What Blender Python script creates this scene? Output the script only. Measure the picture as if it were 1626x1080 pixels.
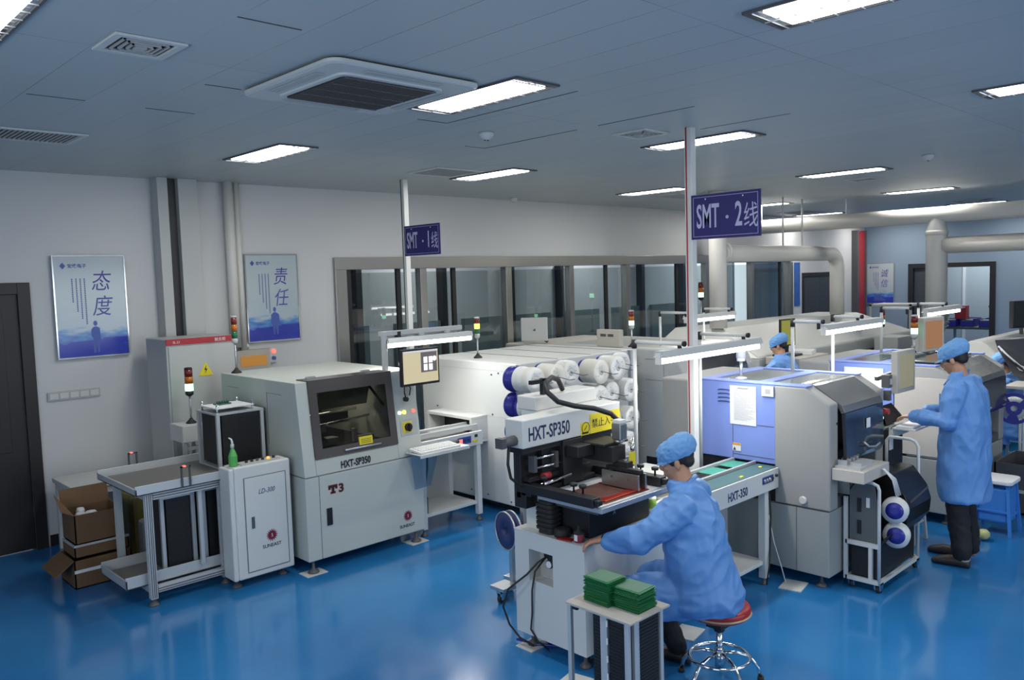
import bpy, bmesh, math, random
from mathutils import Vector, Matrix, Euler, noise as mnoise
PI = math.pi
random.seed(7)
for _o in list(bpy.data.objects):
    bpy.data.objects.remove(_o)
S = bpy.context.scene
COL = S.collection

# ---------------------------------------------------------------- camera
FPX, PITCH, ROLL, YAW, CAMH = 1301.0, 0.0768, 0.0304, 0.8054, 2.3
_F = Vector((math.cos(YAW)*math.cos(PITCH), math.sin(YAW)*math.cos(PITCH), -math.sin(PITCH)))
_S = _F.cross(Vector((0, 0, 1))).normalized()
_D = _F.cross(_S)
_R = math.cos(ROLL)*_S + math.sin(ROLL)*_D
_Dn = -math.sin(ROLL)*_S + math.cos(ROLL)*_D
cam = bpy.data.cameras.new('camera')
cam.sensor_fit = 'HORIZONTAL'; cam.sensor_width = 36.0
cam.lens = FPX/1626.0*36.0
cam.clip_start = 0.05; cam.clip_end = 100
camo = bpy.data.objects.new('camera', cam); COL.objects.link(camo)
_up = -_Dn; _bk = -_F
camo.matrix_world = Matrix(((_R.x, _up.x, _bk.x, 0), (_R.y, _up.y, _bk.y, 0), (_R.z, _up.z, _bk.z, CAMH), (0, 0, 0, 1)))
S.camera = camo

# ---------------------------------------------------------------- world, daylight, exposure
w = bpy.data.worlds.new('world'); S.world = w; w.use_nodes = True
w.node_tree.nodes['Background'].inputs[0].default_value = (0.55, 0.68, 0.9, 1)
w.node_tree.nodes['Background'].inputs[1].default_value = 0.6
S.view_settings.view_transform = 'Standard'
S.view_settings.look = 'None'
S.view_settings.exposure = 0.0
S.view_settings.gamma = 1.0
S.view_settings.use_curve_mapping = False
S.cycles.use_denoising = True
S.cycles.max_bounces = 6
S.cycles.diffuse_bounces = 4
S.cycles.glossy_bounces = 3
S.cycles.transparent_max_bounces = 8
S.cycles.sample_clamp_indirect = 4.0
S.cycles.caustics_reflective = False
S.cycles.caustics_refractive = False

def area(name, loc, rot, sx, sy, power, col=(1, 1, 1), parent=None):
    l = bpy.data.lights.new(name, 'AREA'); l.shape = 'RECTANGLE'
    l.size = sx; l.size_y = sy; l.energy = power; l.color = col
    o = bpy.data.objects.new(name, l); COL.objects.link(o)
    o.location = loc; o.rotation_euler = rot
    if parent is not None:
        o.parent = parent; o.location = Vector(loc)-parent.location
    return o
# daylight through the two windows of the wall behind and right of the camera
area('daylight', (-1.9, 1.5, 1.9), (0, -PI/2, 0), 1.6, 5.0, 90, (0.84, 0.93, 1.0))
area('daylight', (5.0, -3.9, 1.9), (PI/2, 0, 0), 7.0, 1.6, 120, (0.84, 0.93, 1.0))

# ---------------------------------------------------------------- materials
def mat(name, col, rough=0.5, metal=0.0, spec=0.5, emit=None, estr=0.0, var=0.0, vscale=3.0, bump=0.0, bscale=60.0, rvar=0.0, coat=0.0, alpha=1.0):
    m = bpy.data.materials.new(name); m.use_nodes = True
    nt = m.node_tree; b = nt.nodes['Principled BSDF']
    b.inputs['Base Color'].default_value = (*col, 1)
    b.inputs['Roughness'].default_value = rough
    b.inputs['Metallic'].default_value = metal
    b.inputs['Specular IOR Level'].default_value = spec
    b.inputs['Coat Weight'].default_value = coat
    b.inputs['Alpha'].default_value = alpha
    if emit:
        b.inputs['Emission Color'].default_value = (*emit, 1); b.inputs['Emission Strength'].default_value = estr
    tc = None
    if var or rvar or bump:
        tc = nt.nodes.new('ShaderNodeTexCoord')
    if var or rvar:
        n = nt.nodes.new('ShaderNodeTexNoise'); n.inputs['Scale'].default_value = vscale; n.inputs['Detail'].default_value = 4
        nt.links.new(tc.outputs['Object'], n.inputs['Vector'])
        if var:
            r = nt.nodes.new('ShaderNodeMapRange'); r.inputs[3].default_value = 1-var; r.inputs[4].default_value = 1+var
            nt.links.new(n.outputs['Fac'], r.inputs[0])
            x = nt.nodes.new('ShaderNodeVectorMath'); x.operation = 'SCALE'; x.inputs[0].default_value = col
            nt.links.new(r.outputs[0], x.inputs['Scale']); nt.links.new(x.outputs[0], b.inputs['Base Color'])
        if rvar:
            r = nt.nodes.new('ShaderNodeMapRange'); r.inputs[3].default_value = rough-rvar; r.inputs[4].default_value = rough+rvar
            nt.links.new(n.outputs['Fac'], r.inputs[0]); nt.links.new(r.outputs[0], b.inputs['Roughness'])
    if bump:
        n = nt.nodes.new('ShaderNodeTexNoise'); n.inputs['Scale'].default_value = bscale
        nt.links.new(tc.outputs['Object'], n.inputs['Vector'])
        q = nt.nodes.new('ShaderNodeBump'); q.inputs['Strength'].default_value = bump; q.inputs['Distance'].default_value = 0.01
        nt.links.new(n.outputs['Fac'], q.inputs['Height']); nt.links.new(q.outputs[0], b.inputs['Normal'])
    return m
def glass(name, tint, refl=0.12, rough=0.02):
    m = bpy.data.materials.new(name); m.use_nodes = True; nt = m.node_tree; nt.nodes.clear()
    o = nt.nodes.new('ShaderNodeOutputMaterial'); mx = nt.nodes.new('ShaderNodeMixShader')
    t = nt.nodes.new('ShaderNodeBsdfTransparent'); t.inputs[0].default_value = (*tint, 1)
    g = nt.nodes.new('ShaderNodeBsdfGlossy'); g.inputs['Roughness'].default_value = rough; g.inputs[0].default_value = (0.9, 0.93, 0.95, 1)
    f = nt.nodes.new('ShaderNodeFresnel'); f.inputs[0].default_value = 1.5
    ad = nt.nodes.new('ShaderNodeMath'); ad.operation = 'ADD'; ad.inputs[1].default_value = refl; ad.use_clamp = True
    ge = nt.nodes.new('ShaderNodeNewGeometry'); iv = nt.nodes.new('ShaderNodeMath'); iv.operation = 'SUBTRACT'; iv.inputs[0].default_value = 1; iv.use_clamp = True
    nt.links.new(ge.outputs['Backfacing'], iv.inputs[1]); fm = nt.nodes.new('ShaderNodeMath'); fm.operation = 'MULTIPLY'
    nt.links.new(ad.outputs[0], fm.inputs[0]); nt.links.new(iv.outputs[0], fm.inputs[1])
    nt.links.new(f.outputs[0], ad.inputs[0]); nt.links.new(fm.outputs[0], mx.inputs[0])
    nt.links.new(t.outputs[0], mx.inputs[1]); nt.links.new(g.outputs[0], mx.inputs[2]); nt.links.new(mx.outputs[0], o.inputs[0])
    return m
M = {}
M['white'] = mat('white powder coat', (0.62, 0.63, 0.61), 0.42, var=0.03, vscale=2.0)
M['offwhite'] = mat('warm white powder coat', (0.60, 0.60, 0.57), 0.4, var=0.03)
M['machine'] = mat('pale grey green machine paint', (0.52, 0.545, 0.50), 0.42, var=0.03)
M['grey'] = mat('mid grey machine paint', (0.31, 0.31, 0.30), 0.45, var=0.04)
M['beige'] = mat('beige plastic', (0.50, 0.47, 0.42), 0.45)
M['lgrey'] = mat('light grey paint', (0.45, 0.46, 0.45), 0.45, var=0.03)
M['dgrey'] = mat('dark grey paint', (0.085, 0.085, 0.09), 0.4, var=0.05)
M['black'] = mat('black plastic', (0.012, 0.012, 0.014), 0.5)
M['rubber'] = mat('black rubber', (0.02, 0.02, 0.02), 0.7)
M['alu'] = mat('brushed aluminium', (0.55, 0.57, 0.59), 0.36, 0.85)
M['aluw'] = mat('anodised aluminium profile', (0.55, 0.57, 0.58), 0.42, 0.4, var=0.04)
M['chrome'] = mat('chrome', (0.75, 0.76, 0.78), 0.12, 1.0)
M['steel'] = mat('stainless steel', (0.42, 0.41, 0.39), 0.3, 0.9)
M['blue'] = mat('periwinkle blue machine panel', (0.20, 0.28, 0.66), 0.4, var=0.03)
M['purple'] = mat('sign navy blue', (0.009, 0.007, 0.115), 0.6)
M['signtxt'] = mat('sign lettering pale lilac', (0.42, 0.42, 0.62), 0.5)
M['navy'] = mat('navy lettering', (0.02, 0.03, 0.12), 0.5)
M['ink'] = mat('black lettering', (0.02, 0.02, 0.022), 0.5)
M['maroon'] = mat('dark red emblem', (0.17, 0.01, 0.03), 0.5)
M['red'] = mat('red paint', (0.38, 0.02, 0.03), 0.4)
M['redseat'] = mat('red vinyl', (0.36, 0.02, 0.02), 0.35, bump=0.1, bscale=30)
M['yellow'] = mat('yellow sticker', (0.75, 0.62, 0.02), 0.5)
M['card'] = mat('cardboard', (0.15, 0.085, 0.042), 0.85, var=0.12, vscale=6)
M['cardl'] = mat('grey board', (0.42, 0.40, 0.37), 0.8, var=0.06, vscale=8)
M['paper'] = mat('white paper', (0.72, 0.73, 0.74), 0.7)
M['skin'] = mat('skin', (0.42, 0.22, 0.14), 0.5, var=0.06, vscale=20)
M['hair'] = mat('black hair', (0.012, 0.01, 0.01), 0.55, bump=0.4, bscale=200)
M['trouser'] = mat('black trousers', (0.012, 0.012, 0.016), 0.8, bump=0.2, bscale=30)
M['shoe'] = mat('brown black rubber clog', (0.03, 0.022, 0.02), 0.55)
M['sock'] = mat('grey sock', (0.4, 0.4, 0.4), 0.8)
M['reelw'] = mat('white reel plastic', (0.68, 0.68, 0.66), 0.35)
M['reelb'] = mat('deep blue reel plastic', (0.03, 0.03, 0.28), 0.3)
M['reelc'] = mat('cream component tape', (0.66, 0.64, 0.58), 0.5)
M['duct'] = mat('cream duct wrap', (0.66, 0.64, 0.60), 0.5, var=0.04, vscale=4)
M['foil'] = mat('crumpled silver foil', (0.55, 0.56, 0.57), 0.3, 0.7, bump=1.0, bscale=25)
M['screeny'] = mat('lit screen yellow', (0.1, 0.1, 0.1), 0.3, emit=(0.75, 0.66, 0.40), estr=0.75)
M['screend'] = mat('dark screen', (0.02, 0.025, 0.03), 0.15)
M['tube'] = mat('lit fluorescent tube', (1, 1, 1), 0.5, emit=(1.0, 0.98, 0.95), estr=6.0)
M['green'] = mat('green plastic', (0.04, 0.30, 0.07), 0.4)
M['clothblue'] = mat('blue antistatic cloth', (0.11, 0.27, 0.60), 0.5, var=0.06, vscale=7, bump=0.5, bscale=11)
M['capblue'] = mat('blue cap cloth', (0.13, 0.31, 0.60), 0.7, var=0.06, vscale=12, bump=0.4, bscale=30)

# ---------------------------------------------------------------- mesh helpers
class B:
    """collects shapes in world coordinates, builds ONE mesh object"""
    def __init__(s): s.v = []; s.f = []; s.sm = []
    def add(s, vs, fs, smooth=False):
        k = len(s.v); s.v += [Vector(p) for p in vs]
        for f in fs: s.f.append([i+k for i in f]); s.sm.append(smooth)
        return s
    def box(s, x0, y0, z0, x1, y1, z1):
        x0, x1 = min(x0, x1), max(x0, x1); y0, y1 = min(y0, y1), max(y0, y1); z0, z1 = min(z0, z1), max(z0, z1)
        return s.add([(x0,y0,z0),(x1,y0,z0),(x1,y1,z0),(x0,y1,z0),(x0,y0,z1),(x1,y0,z1),(x1,y1,z1),(x0,y1,z1)],
                     [(0,3,2,1),(4,5,6,7),(0,1,5,4),(1,2,6,5),(2,3,7,6),(3,0,4,7)])
    def obox(s, c, d, e=(0,0,0)):
        m = Euler(e).to_matrix(); hx, hy, hz = d[0]/2, d[1]/2, d[2]/2
        vs = [Vector(c)+m@Vector((a*hx, b*hy, g*hz)) for g in (-1,1) for a, b in ((-1,-1),(1,-1),(1,1),(-1,1))]
        return s.add(vs, [(0,3,2,1),(4,5,6,7),(0,1,5,4),(1,2,6,5),(2,3,7,6),(3,0,4,7)])
    def prism(s, pts, axis, a, b):
        """polygon pts in the two other axes, extruded along axis from a to b"""
        n = len(pts)
        def P(p, t):
            return {'x': (t, p[0], p[1]), 'y': (p[0], t, p[1]), 'z': (p[0], p[1], t)}[axis]
        vs = [P(p, a) for p in pts]+[P(p, b) for p in pts]
        fs = [tuple(range(n))[::-1], tuple(range(n, 2*n))]+[(i, (i+1) % n, n+(i+1) % n, n+i) for i in range(n)]
        return s.add(vs, fs)
    def ring(s, c, ax, r, n, ref=None):
        ax = Vector(ax).normalized()
        u = Vector(ref) if ref is not None else (Vector((0,0,1)) if abs(ax.z) < .9 else Vector((1,0,0)))
        u = (u-ax*u.dot(ax)).normalized(); v = ax.cross(u)
        if not isinstance(r, (tuple, list)): r = (r, r)
        return [Vector(c)+u*math.cos(2*PI*i/n)*r[0]+v*math.sin(2*PI*i/n)*r[1] for i in range(n)]
    def loft(s, rings, cap=True, smooth=True):
        n = len(rings[0]); vs = [p for r in rings for p in r]; fs = []
        for j in range(len(rings)-1):
            for i in range(n):
                fs.append((j*n+i, j*n+(i+1) % n, (j+1)*n+(i+1) % n, (j+1)*n+i))
        s.add(vs, fs, smooth)
        if cap:
            k = len(s.v)-len(vs)
            s.f.append([k+i for i in range(n)][::-1]); s.sm.append(False)
            s.f.append([k+(len(rings)-1)*n+i for i in range(n)]); s.sm.append(False)
        return s
    def cyl(s, p0, p1, r0, r1=None, n=16, cap=True):
        r1 = r0 if r1 is None else r1; ax = Vector(p1)-Vector(p0)
        return s.loft([s.ring(p0, ax, r0, n), s.ring(p1, ax, r1, n)], cap)
    def lathe(s, prof, c=(0,0,0), ax=(0,0,1), n=24, closed=False):
        """prof: (radius, height) pairs along ax from c"""
        a = Vector(ax).normalized(); c = Vector(c)
        prof = list(prof)+([prof[0]] if closed else [])
        return s.loft([s.ring(c+a*h, a, max(r, 1e-4), n) for r, h in prof], cap=not closed)
    def tube(s, pts, r, n=8, smooth=True):
        pts = [Vector(p) for p in pts]; rs = []; ref = None
        for i, p in enumerate(pts):
            t = (pts[min(i+1, len(pts)-1)]-pts[max(i-1, 0)]).normalized()
            if ref is None: ref = Vector((0,0,1)) if abs(t.z) < .9 else Vector((1,0,0))
            ref = (ref-t*ref.dot(t)).normalized()
            rr = r[i] if isinstance(r, (list, tuple)) else r
            rs.append(s.ring(p, t, rr, n, ref))
        return s.loft(rs, True, smooth)
    def bar(s, p0, p1, wd, ht):
        """square section bar between two points"""
        p0, p1 = Vector(p0), Vector(p1); t = (p1-p0).normalized()
        u = Vector((0,0,1)) if abs(t.z) < .9 else Vector((1,0,0)); u = (u-t*u.dot(t)).normalized(); v = t.cross(u)
        vs = [p+u*a*ht/2+v*b*wd/2 for p in (p0, p1) for a, b in ((-1,-1),(1,-1),(1,1),(-1,1))]
        return s.add(vs, [(0,3,2,1),(4,5,6,7),(0,1,5,4),(1,2,6,5),(2,3,7,6),(3,0,4,7)])
    def ball(s, c, r, n=12, sc=(1,1,1)):
        c = Vector(c); rings = []
        for j in range(1, n//2):
            a = PI*j/(n//2)
            rings.append([c+Vector((math.sin(a)*math.cos(2*PI*i/n)*r*sc[0], math.sin(a)*math.sin(2*PI*i/n)*r*sc[1], -math.cos(a)*r*sc[2])) for i in range(n)])
        return s.loft(rings)
    def build(s, name, m, parent=None, bevel=0.0, seg=2):
        me = bpy.data.meshes.new(name)
        off = parent_loc(parent)
        me.from_pydata([p-off for p in s.v], [], s.f)
        me.polygons.foreach_set('use_smooth', s.sm)
        me.materials.append(M[m] if isinstance(m, str) else m)
        bm = bmesh.new(); bm.from_mesh(me); bmesh.ops.recalc_face_normals(bm, faces=bm.faces); bm.to_mesh(me); bm.free()
        me.update()
        o = bpy.data.objects.new(name, me); COL.objects.link(o)
        if parent is not None: o.parent = parent
        if bevel:
            b = o.modifiers.new('bevel', 'BEVEL'); b.width = bevel; b.segments = seg; b.limit_method = 'ANGLE'; b.angle_limit = 0.6
        return o
def parent_loc(p):
    off = Vector((0,0,0))
    while p is not None:
        off += p.location; p = p.parent
    return off
def tag(o, label=None, cat=None, group=None, kind=None):
    if label: o['label'] = label
    if cat: o['category'] = cat
    if group: o['group'] = group
    if kind: o['kind'] = kind
    return o
def thing(name, label, cat, loc, group=None):
    o = bpy.data.objects.new(name, None); COL.objects.link(o); o.location = loc
    o.empty_display_size = 0.1
    return tag(o, label, cat, group)
def origin(o, loc):
    """give a one-mesh thing its origin at its base"""
    loc = Vector(loc); o.data.transform(Matrix.Translation(-loc)); o.location = loc
    return o
def struct(name, b, m, bevel=0):
    return tag(b.build(name, m, bevel=bevel), kind='structure')
def dup(root, loc, label=None, group=None, rot=None):
    r = root.copy(); COL.objects.link(r); r.location = loc
    if rot is not None: r.rotation_euler = rot
    if label: r['label'] = label
    if group: r['group'] = group
    for ch in list(root.children):
        c = ch.copy(); COL.objects.link(c); c.parent = r
        for g in list(ch.children):
            d = g.copy(); COL.objects.link(d); d.parent = c
    return r
def text(body, name, m, loc, size, facing='-y', parent=None, xs=1.0, bold=0.0, shear=0.0, align='LEFT', roll=0.0, vert=False):
    """raised lettering; loc = baseline start, facing the side it looks at"""
    cu = bpy.data.curves.new('t', 'FONT'); cu.body = body; cu.size = size; cu.extrude = 0.0006; cu.offset = bold; cu.shear = shear
    cu.align_x = align; cu.resolution_u = 3
    if vert: cu.space_line = 0.85
    t = bpy.data.objects.new('t', cu); COL.objects.link(t)
    bpy.context.view_layer.update()
    me = bpy.data.meshes.new_from_object(t.evaluated_get(bpy.context.evaluated_depsgraph_get()))
    bpy.data.objects.remove(t); bpy.data.curves.remove(cu)
    me.name = name
    rz = {'-y': 0, '-x': -PI/2, '+x': PI/2}[facing]
    mx = Matrix.Translation(Vector(loc)-parent_loc(parent)) @ Matrix.Rotation(rz, 4, 'Z') @ Matrix.Rotation(PI/2, 4, 'X') @ Matrix.Rotation(roll, 4, 'Z') @ Matrix.Diagonal((xs, 1, 1, 1))
    me.transform(mx); me.materials.clear(); me.materials.append(M[m] if isinstance(m, str) else m)
    o = bpy.data.objects.new(name, me); COL.objects.link(o)
    if parent is not None: o.parent = parent
    return o

# ---------------------------------------------------------------- room shell
CZ, YW, XF, XB, YR = 3.35, 8.16, 19.4, -2.0, -4.0
def floor_mat():
    m = bpy.data.materials.new('blue epoxy floor'); m.use_nodes = True; nt = m.node_tree; b = nt.nodes['Principled BSDF']
    tc = nt.nodes.new('ShaderNodeTexCoord')
    n = nt.nodes.new('ShaderNodeTexNoise'); n.inputs['Scale'].default_value = 0.9; n.inputs['Detail'].default_value = 6
    n2 = nt.nodes.new('ShaderNodeTexNoise'); n2.inputs['Scale'].default_value = 2.2; n2.inputs['Detail'].default_value = 3
    nt.links.new(tc.outputs['Object'], n.inputs['Vector']); nt.links.new(tc.outputs['Object'], n2.inputs['Vector'])
    cr = nt.nodes.new('ShaderNodeValToRGB'); cr.color_ramp.elements[0].color = (0.014, 0.14, 0.38, 1); cr.color_ramp.elements[1].color = (0.027, 0.205, 0.48, 1)
    cr.color_ramp.elements[0].position = .3; cr.color_ramp.elements[1].position = .7
    nt.links.new(n.outputs['Fac'], cr.inputs[0]); nt.links.new(cr.outputs[0], b.inputs['Base Color'])
    b.inputs['Roughness'].default_value = 0.16
    r = nt.nodes.new('ShaderNodeMapRange'); r.inputs[3].default_value = 0.10; r.inputs[4].default_value = 0.26
    nt.links.new(n2.outputs['Fac'], r.inputs[0]); nt.links.new(r.outputs[0], b.inputs['Roughness'])
    bp = nt.nodes.new('ShaderNodeBump'); bp.inputs['Strength'].default_value = 0.25; bp.inputs['Distance'].default_value = 0.01
    nt.links.new(n2.outputs['Fac'], bp.inputs['Height']); nt.links.new(bp.outputs[0], b.inputs['Normal'])
    b.inputs['Coat Weight'].default_value = 0.3; b.inputs['Coat Roughness'].default_value = 0.06
    return m
def ceiling_mat():
    m = bpy.data.materials.new('metal ceiling panels'); m.use_nodes = True; nt = m.node_tree; b = nt.nodes['Principled BSDF']
    tc = nt.nodes.new('ShaderNodeTexCoord'); mp = nt.nodes.new('ShaderNodeMapping')
    mp.inputs['Rotation'].default_value = (0, 0, PI/2); mp.inputs['Location'].default_value = (0.1, 0.02, 0)
    nt.links.new(tc.outputs['Object'], mp.inputs[0])
    br = nt.nodes.new('ShaderNodeTexBrick'); br.offset = 0.0; br.inputs['Scale'].default_value = 1
    br.inputs['Brick Width'].default_value = 1.87; br.inputs['Row Height'].default_value = 0.3125
    br.inputs['Mortar Size'].default_value = 0.003; br.inputs['Mortar Smooth'].default_value = 0.3
    br.inputs['Color1'].default_value = (0.42, 0.465, 0.465, 1); br.inputs['Color2'].default_value = (0.47, 0.51, 0.51, 1)
    br.inputs['Mortar'].default_value = (0.16, 0.18, 0.20, 1)
    nt.links.new(mp.outputs[0], br.inputs['Vector'])
    n = nt.nodes.new('ShaderNodeTexNoise'); n.inputs['Scale'].default_value = 0.7
    nt.links.new(tc.outputs['Object'], n.inputs['Vector'])
    mx = nt.nodes.new('ShaderNodeMix'); mx.data_type = 'RGBA'; mx.inputs[7].default_value = (0.45, 0.495, 0.495, 1)
    r = nt.nodes.new('ShaderNodeMapRange'); r.inputs[1].default_value = .42; r.inputs[2].default_value = .6; r.inputs[3].default_value = .1; r.inputs[4].default_value = .9
    nt.links.new(n.outputs['Fac'], r.inputs[0]); nt.links.new(r.outputs[0], mx.inputs[0])
    nt.links.new(br.outputs['Color'], mx.inputs[6]); nt.links.new(mx.outputs[2], b.inputs['Base Color'])
    b.inputs['Roughness'].default_value = 0.42
    return m
M['floor'] = floor_mat(); M['ceiling'] = ceiling_mat()
M['wall'] = mat('white painted wall', (0.60, 0.60, 0.60), 0.6, var=0.02, vscale=0.8, bump=0.05, bscale=120)
M['wallb'] = mat('pale blue grey partition wall', (0.25, 0.33, 0.42), 0.55, var=0.02, vscale=0.8)
M['base'] = mat('black skirting', (0.015, 0.016, 0.02), 0.4)
M['doorm'] = mat('dark brown door', (0.018, 0.015, 0.016), 0.45, var=0.1, vscale=8)
M['doorg'] = mat('charcoal grey door', (0.045, 0.055, 0.065), 0.5)
M['pane'] = glass('window glass', (0.74, 0.77, 0.76), 0.06)
M['frost'] = mat('frosted panel', (0.22, 0.26, 0.28), 0.4)

struct('floor', B().box(XB, YR, -.1, 26, 12.2, 0), 'floor')
struct('ceiling', B().box(XB, YR, CZ, 26, 12.2, CZ+.1), 'ceiling')
b = B()   # long left wall with the glazed partition and two door openings
b.box(XB, YW, 0, 0.7, YW+.2, CZ).box(0.7, YW, 2.37, 1.9, YW+.2, CZ).box(1.9, YW, 0, 5.05, YW+.2, CZ)
b.box(5.05, YW, 2.58, 15.85, YW+.2, CZ).box(15.85, YW, 0, 16.3, YW+.2, CZ).box(16.3, YW, 2.2, 17.9, YW+.2, CZ).box(17.9, YW, 0, XF, YW+.2, CZ)
struct('wall_left', b, 'wall')
b = B()
b.box(XF, YR, 0, XF+.15, 5.4, CZ).box(XF, 5.4, 2.32, XF+.15, 7.16, CZ).box(XF, 7.16, 0, XF+.15, 12.2, CZ)
struct('wall_far', b, 'wallb')
b = B()
for y0, y1, z0, z1 in ((YR, -1, 0, CZ), (4, 12.2, 0, CZ), (-1, 4, 0, 1.0), (-1, 4, 2.8, CZ)): b.box(XB-.15, y0, z0, XB, y1, z1)
struct('wall_back', b, 'wall')
b = B()
for x0, x1, z0, z1 in ((XB, 1.5, 0, CZ), (8.5, 26, 0, CZ), (1.5, 8.5, 0, 1.0), (1.5, 8.5, 2.8, CZ)): b.box(x0, YR-.15, z0, x1, YR, z1)
struct('wall_right', b, 'wall')
struct('baseboard_left', B().box(1.98, YW-.012, 0, 5.05, YW, .1).box(XB, YW-.012, 0, .6, YW, .1).box(17.95, YW-.012, 0, XF, YW, .1), 'base')
struct('baseboard_far', B().box(XF-.012, YR, 0, XF, 5.35, .1).box(XF-.012, 7.2, 0, XF, YW, .1), 'base')

# door_1: dark double door at the left edge
d = B().box(.62, YW-.03, 0, .72, YW+.1, 2.38).box(1.86, YW-.03, 0, 1.96, YW+.1, 2.38).box(.72, YW-.03, 2.28, 1.86, YW+.1, 2.38).build('door_1', 'doorm', bevel=.004); tag(d, kind='structure')
lf = B().box(.72, YW+.0, 0.01, 1.86, YW+.05, 2.28).build('door_leaf', 'doorm', d)
B().prism([(.8, .9), (1.74, .9), (1.74, 2.14), (.8, 2.14)], 'y', YW-.004, YW+.002).build('door_panel', 'doorm', lf, bevel=.003)
for z in (.35, 1.15, 1.95): B().cyl((1.868, YW-.012, z-.06), (1.868, YW-.012, z+.06), .009, n=8).build('door_hinge', 'alu', d)

# window_1: stainless framed glazed partition and the corridor behind it
f = B().box(5.05, YW-.04, 2.44, 15.85, YW+.12, 2.58).box(5.05, YW-.04, 0, 5.2, YW+.12, 2.44).box(15.73, YW-.04, 0, 15.85, YW+.12, 2.44)
f.box(5.2, YW+.0, 0, 15.73, YW+.08, .12)
wn = f.build('window_1', 'steel', bevel=.004); tag(wn, kind='structure')
mull = [(6.32, .10), (7.79, .11), (9.08, .09), (10.42, .11), (12.7, .1), (14.26, .1)]
xs = [5.2]
for x, wd in mull:
    B().box(x-wd/2, YW-.03, .12, x+wd/2, YW+.08, 2.44).build('window_mullion', 'steel', wn, bevel=.003); xs.append(x)
xs.append(15.73)
for x in (5.98, 6.86, 9.95, 11.85, 15.45, 5.27):
    B().box(x-.03, YW+.03, .12, x+.03, YW+.07, 2.44).build('window_stile', 'black', wn)
for a, c in zip(xs, xs[1:]):
    B().box(a+.05, YW+.045, .12, c-.05, YW+.051, 2.40).build('window_pane', 'pane', wn)
struct('wall_corridor', B().box(5.0, 10.6, 0, 19.4, 10.7, CZ).box(5.0, YW+.2, 0, 5.05, 10.6, CZ), M['wall'])
c = B()
for x in (5.2, 6.15, 7.6, 9.0, 10.2, 11.6, 13.0, 14.3):
    c.box(x, 10.53, 0.1, x+.95, 10.6, 1.62)
tag(c.build('trim_1', mat('grey green corridor dado', (.16, .20, .20), .4)), kind='structure')
c = B()
for x in (6.9, 8.55, 10.1, 11.4, 13.9, 15.4): c.box(x-.05, 10.45, 0, x+.05, 10.6, 2.5)
tag(c.build('trim_2', 'black'), kind='structure')
# a bright window at the corridor end
fr = B().box(17.55, 10.55, .9, 17.65, 10.6, 2.7).box(18.5, 10.55, .9, 18.6, 10.6, 2.7).box(17.55, 10.55, 2.6, 18.6, 10.6, 2.7).box(17.55, 10.55, .9, 18.6, 10.6, 1.0).build('window_2', 'aluw'); tag(fr, kind='structure')
B().box(17.65, 10.57, 1.0, 18.5, 10.59, 2.6).build('window_pane', mat('daylit pane', (.8, .85, .9), .5, emit=(.85, .93, 1), estr=1.1), fr)

# door_2: charcoal door in the left wall near the far corner
d = B().box(16.3, YW-.02, 0, 16.38, YW+.1, 2.2).box(17.82, YW-.02, 0, 17.9, YW+.1, 2.2).box(16.38, YW-.02, 2.12, 17.82, YW+.1, 2.2).build('door_2', 'black', bevel=.003); tag(d, kind='structure')
lf = B().box(16.38, YW, 0.01, 17.1, YW+.05, 2.12).box(17.11, YW, 0.01, 17.82, YW+.05, 2.12).build('door_leaf', 'doorg', d, bevel=.003)
B().box(17.04, YW-.04, .95, 17.07, YW-.01, 1.2).build('door_handle', 'alu', lf)
# door_3: black framed opening in the far wall with the room beyond
d = B().box(XF-.04, 5.39, 0, XF+.16, 5.5, 2.32).box(XF-.04, 7.05, 0, XF+.16, 7.16, 2.32).box(XF-.04, 5.5, 2.22, XF+.16, 7.05, 2.32).build('door_3', 'base', bevel=.003); tag(d, kind='structure')
B().box(XF+.03, 6.72, 0.01, XF+.07, 7.05, 2.22).build('door_leaf', 'doorg', d)
struct('wall_beyond', B().box(25, YR, 0, 25.1, 12.2, CZ).box(19.6, 12.1, 0, 25, 12.2, CZ), 'wall')

# wall furniture of the structure: steel column, white pipes, red column
b = B().box(3.06, YW-.17, 0, 3.16, YW, CZ).box(3.26, YW-.17, 0, 3.45, YW, CZ)
struct('trim_3', b, 'lgrey', .004)
struct('trim_4', B().box(3.16, YW-.10, 0, 3.26, YW, CZ), 'base')
b = B().cyl((3.80, YW-.09, 1.66), (3.80, YW-.09, CZ), .05).cyl((3.90, YW-.05, 1.62), (3.90, YW-.05, CZ), .035)
b.tube([(3.9, YW-.05, 1.70), (3.93, YW-.05, 1.66), (3.95, YW-.05, 1.655)], .028)
o = b.build('drain_pipe', 'duct'); tag(origin(o, (3.85, YW, 1.6)), 'pair of cream wall pipes running down from the ceiling beside the steel column', 'pipe')
o = B().box(18.78, YW-.12, 0, 19.14, YW, 3.1).build('trim_5', 'red'); tag(o, kind='structure')
struct('trim_6', B().box(18.70, YW-.14, 0, 18.775, YW, 3.12).box(19.145, YW-.14, 0, 19.2, YW, 3.12), 'dgrey')

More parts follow.
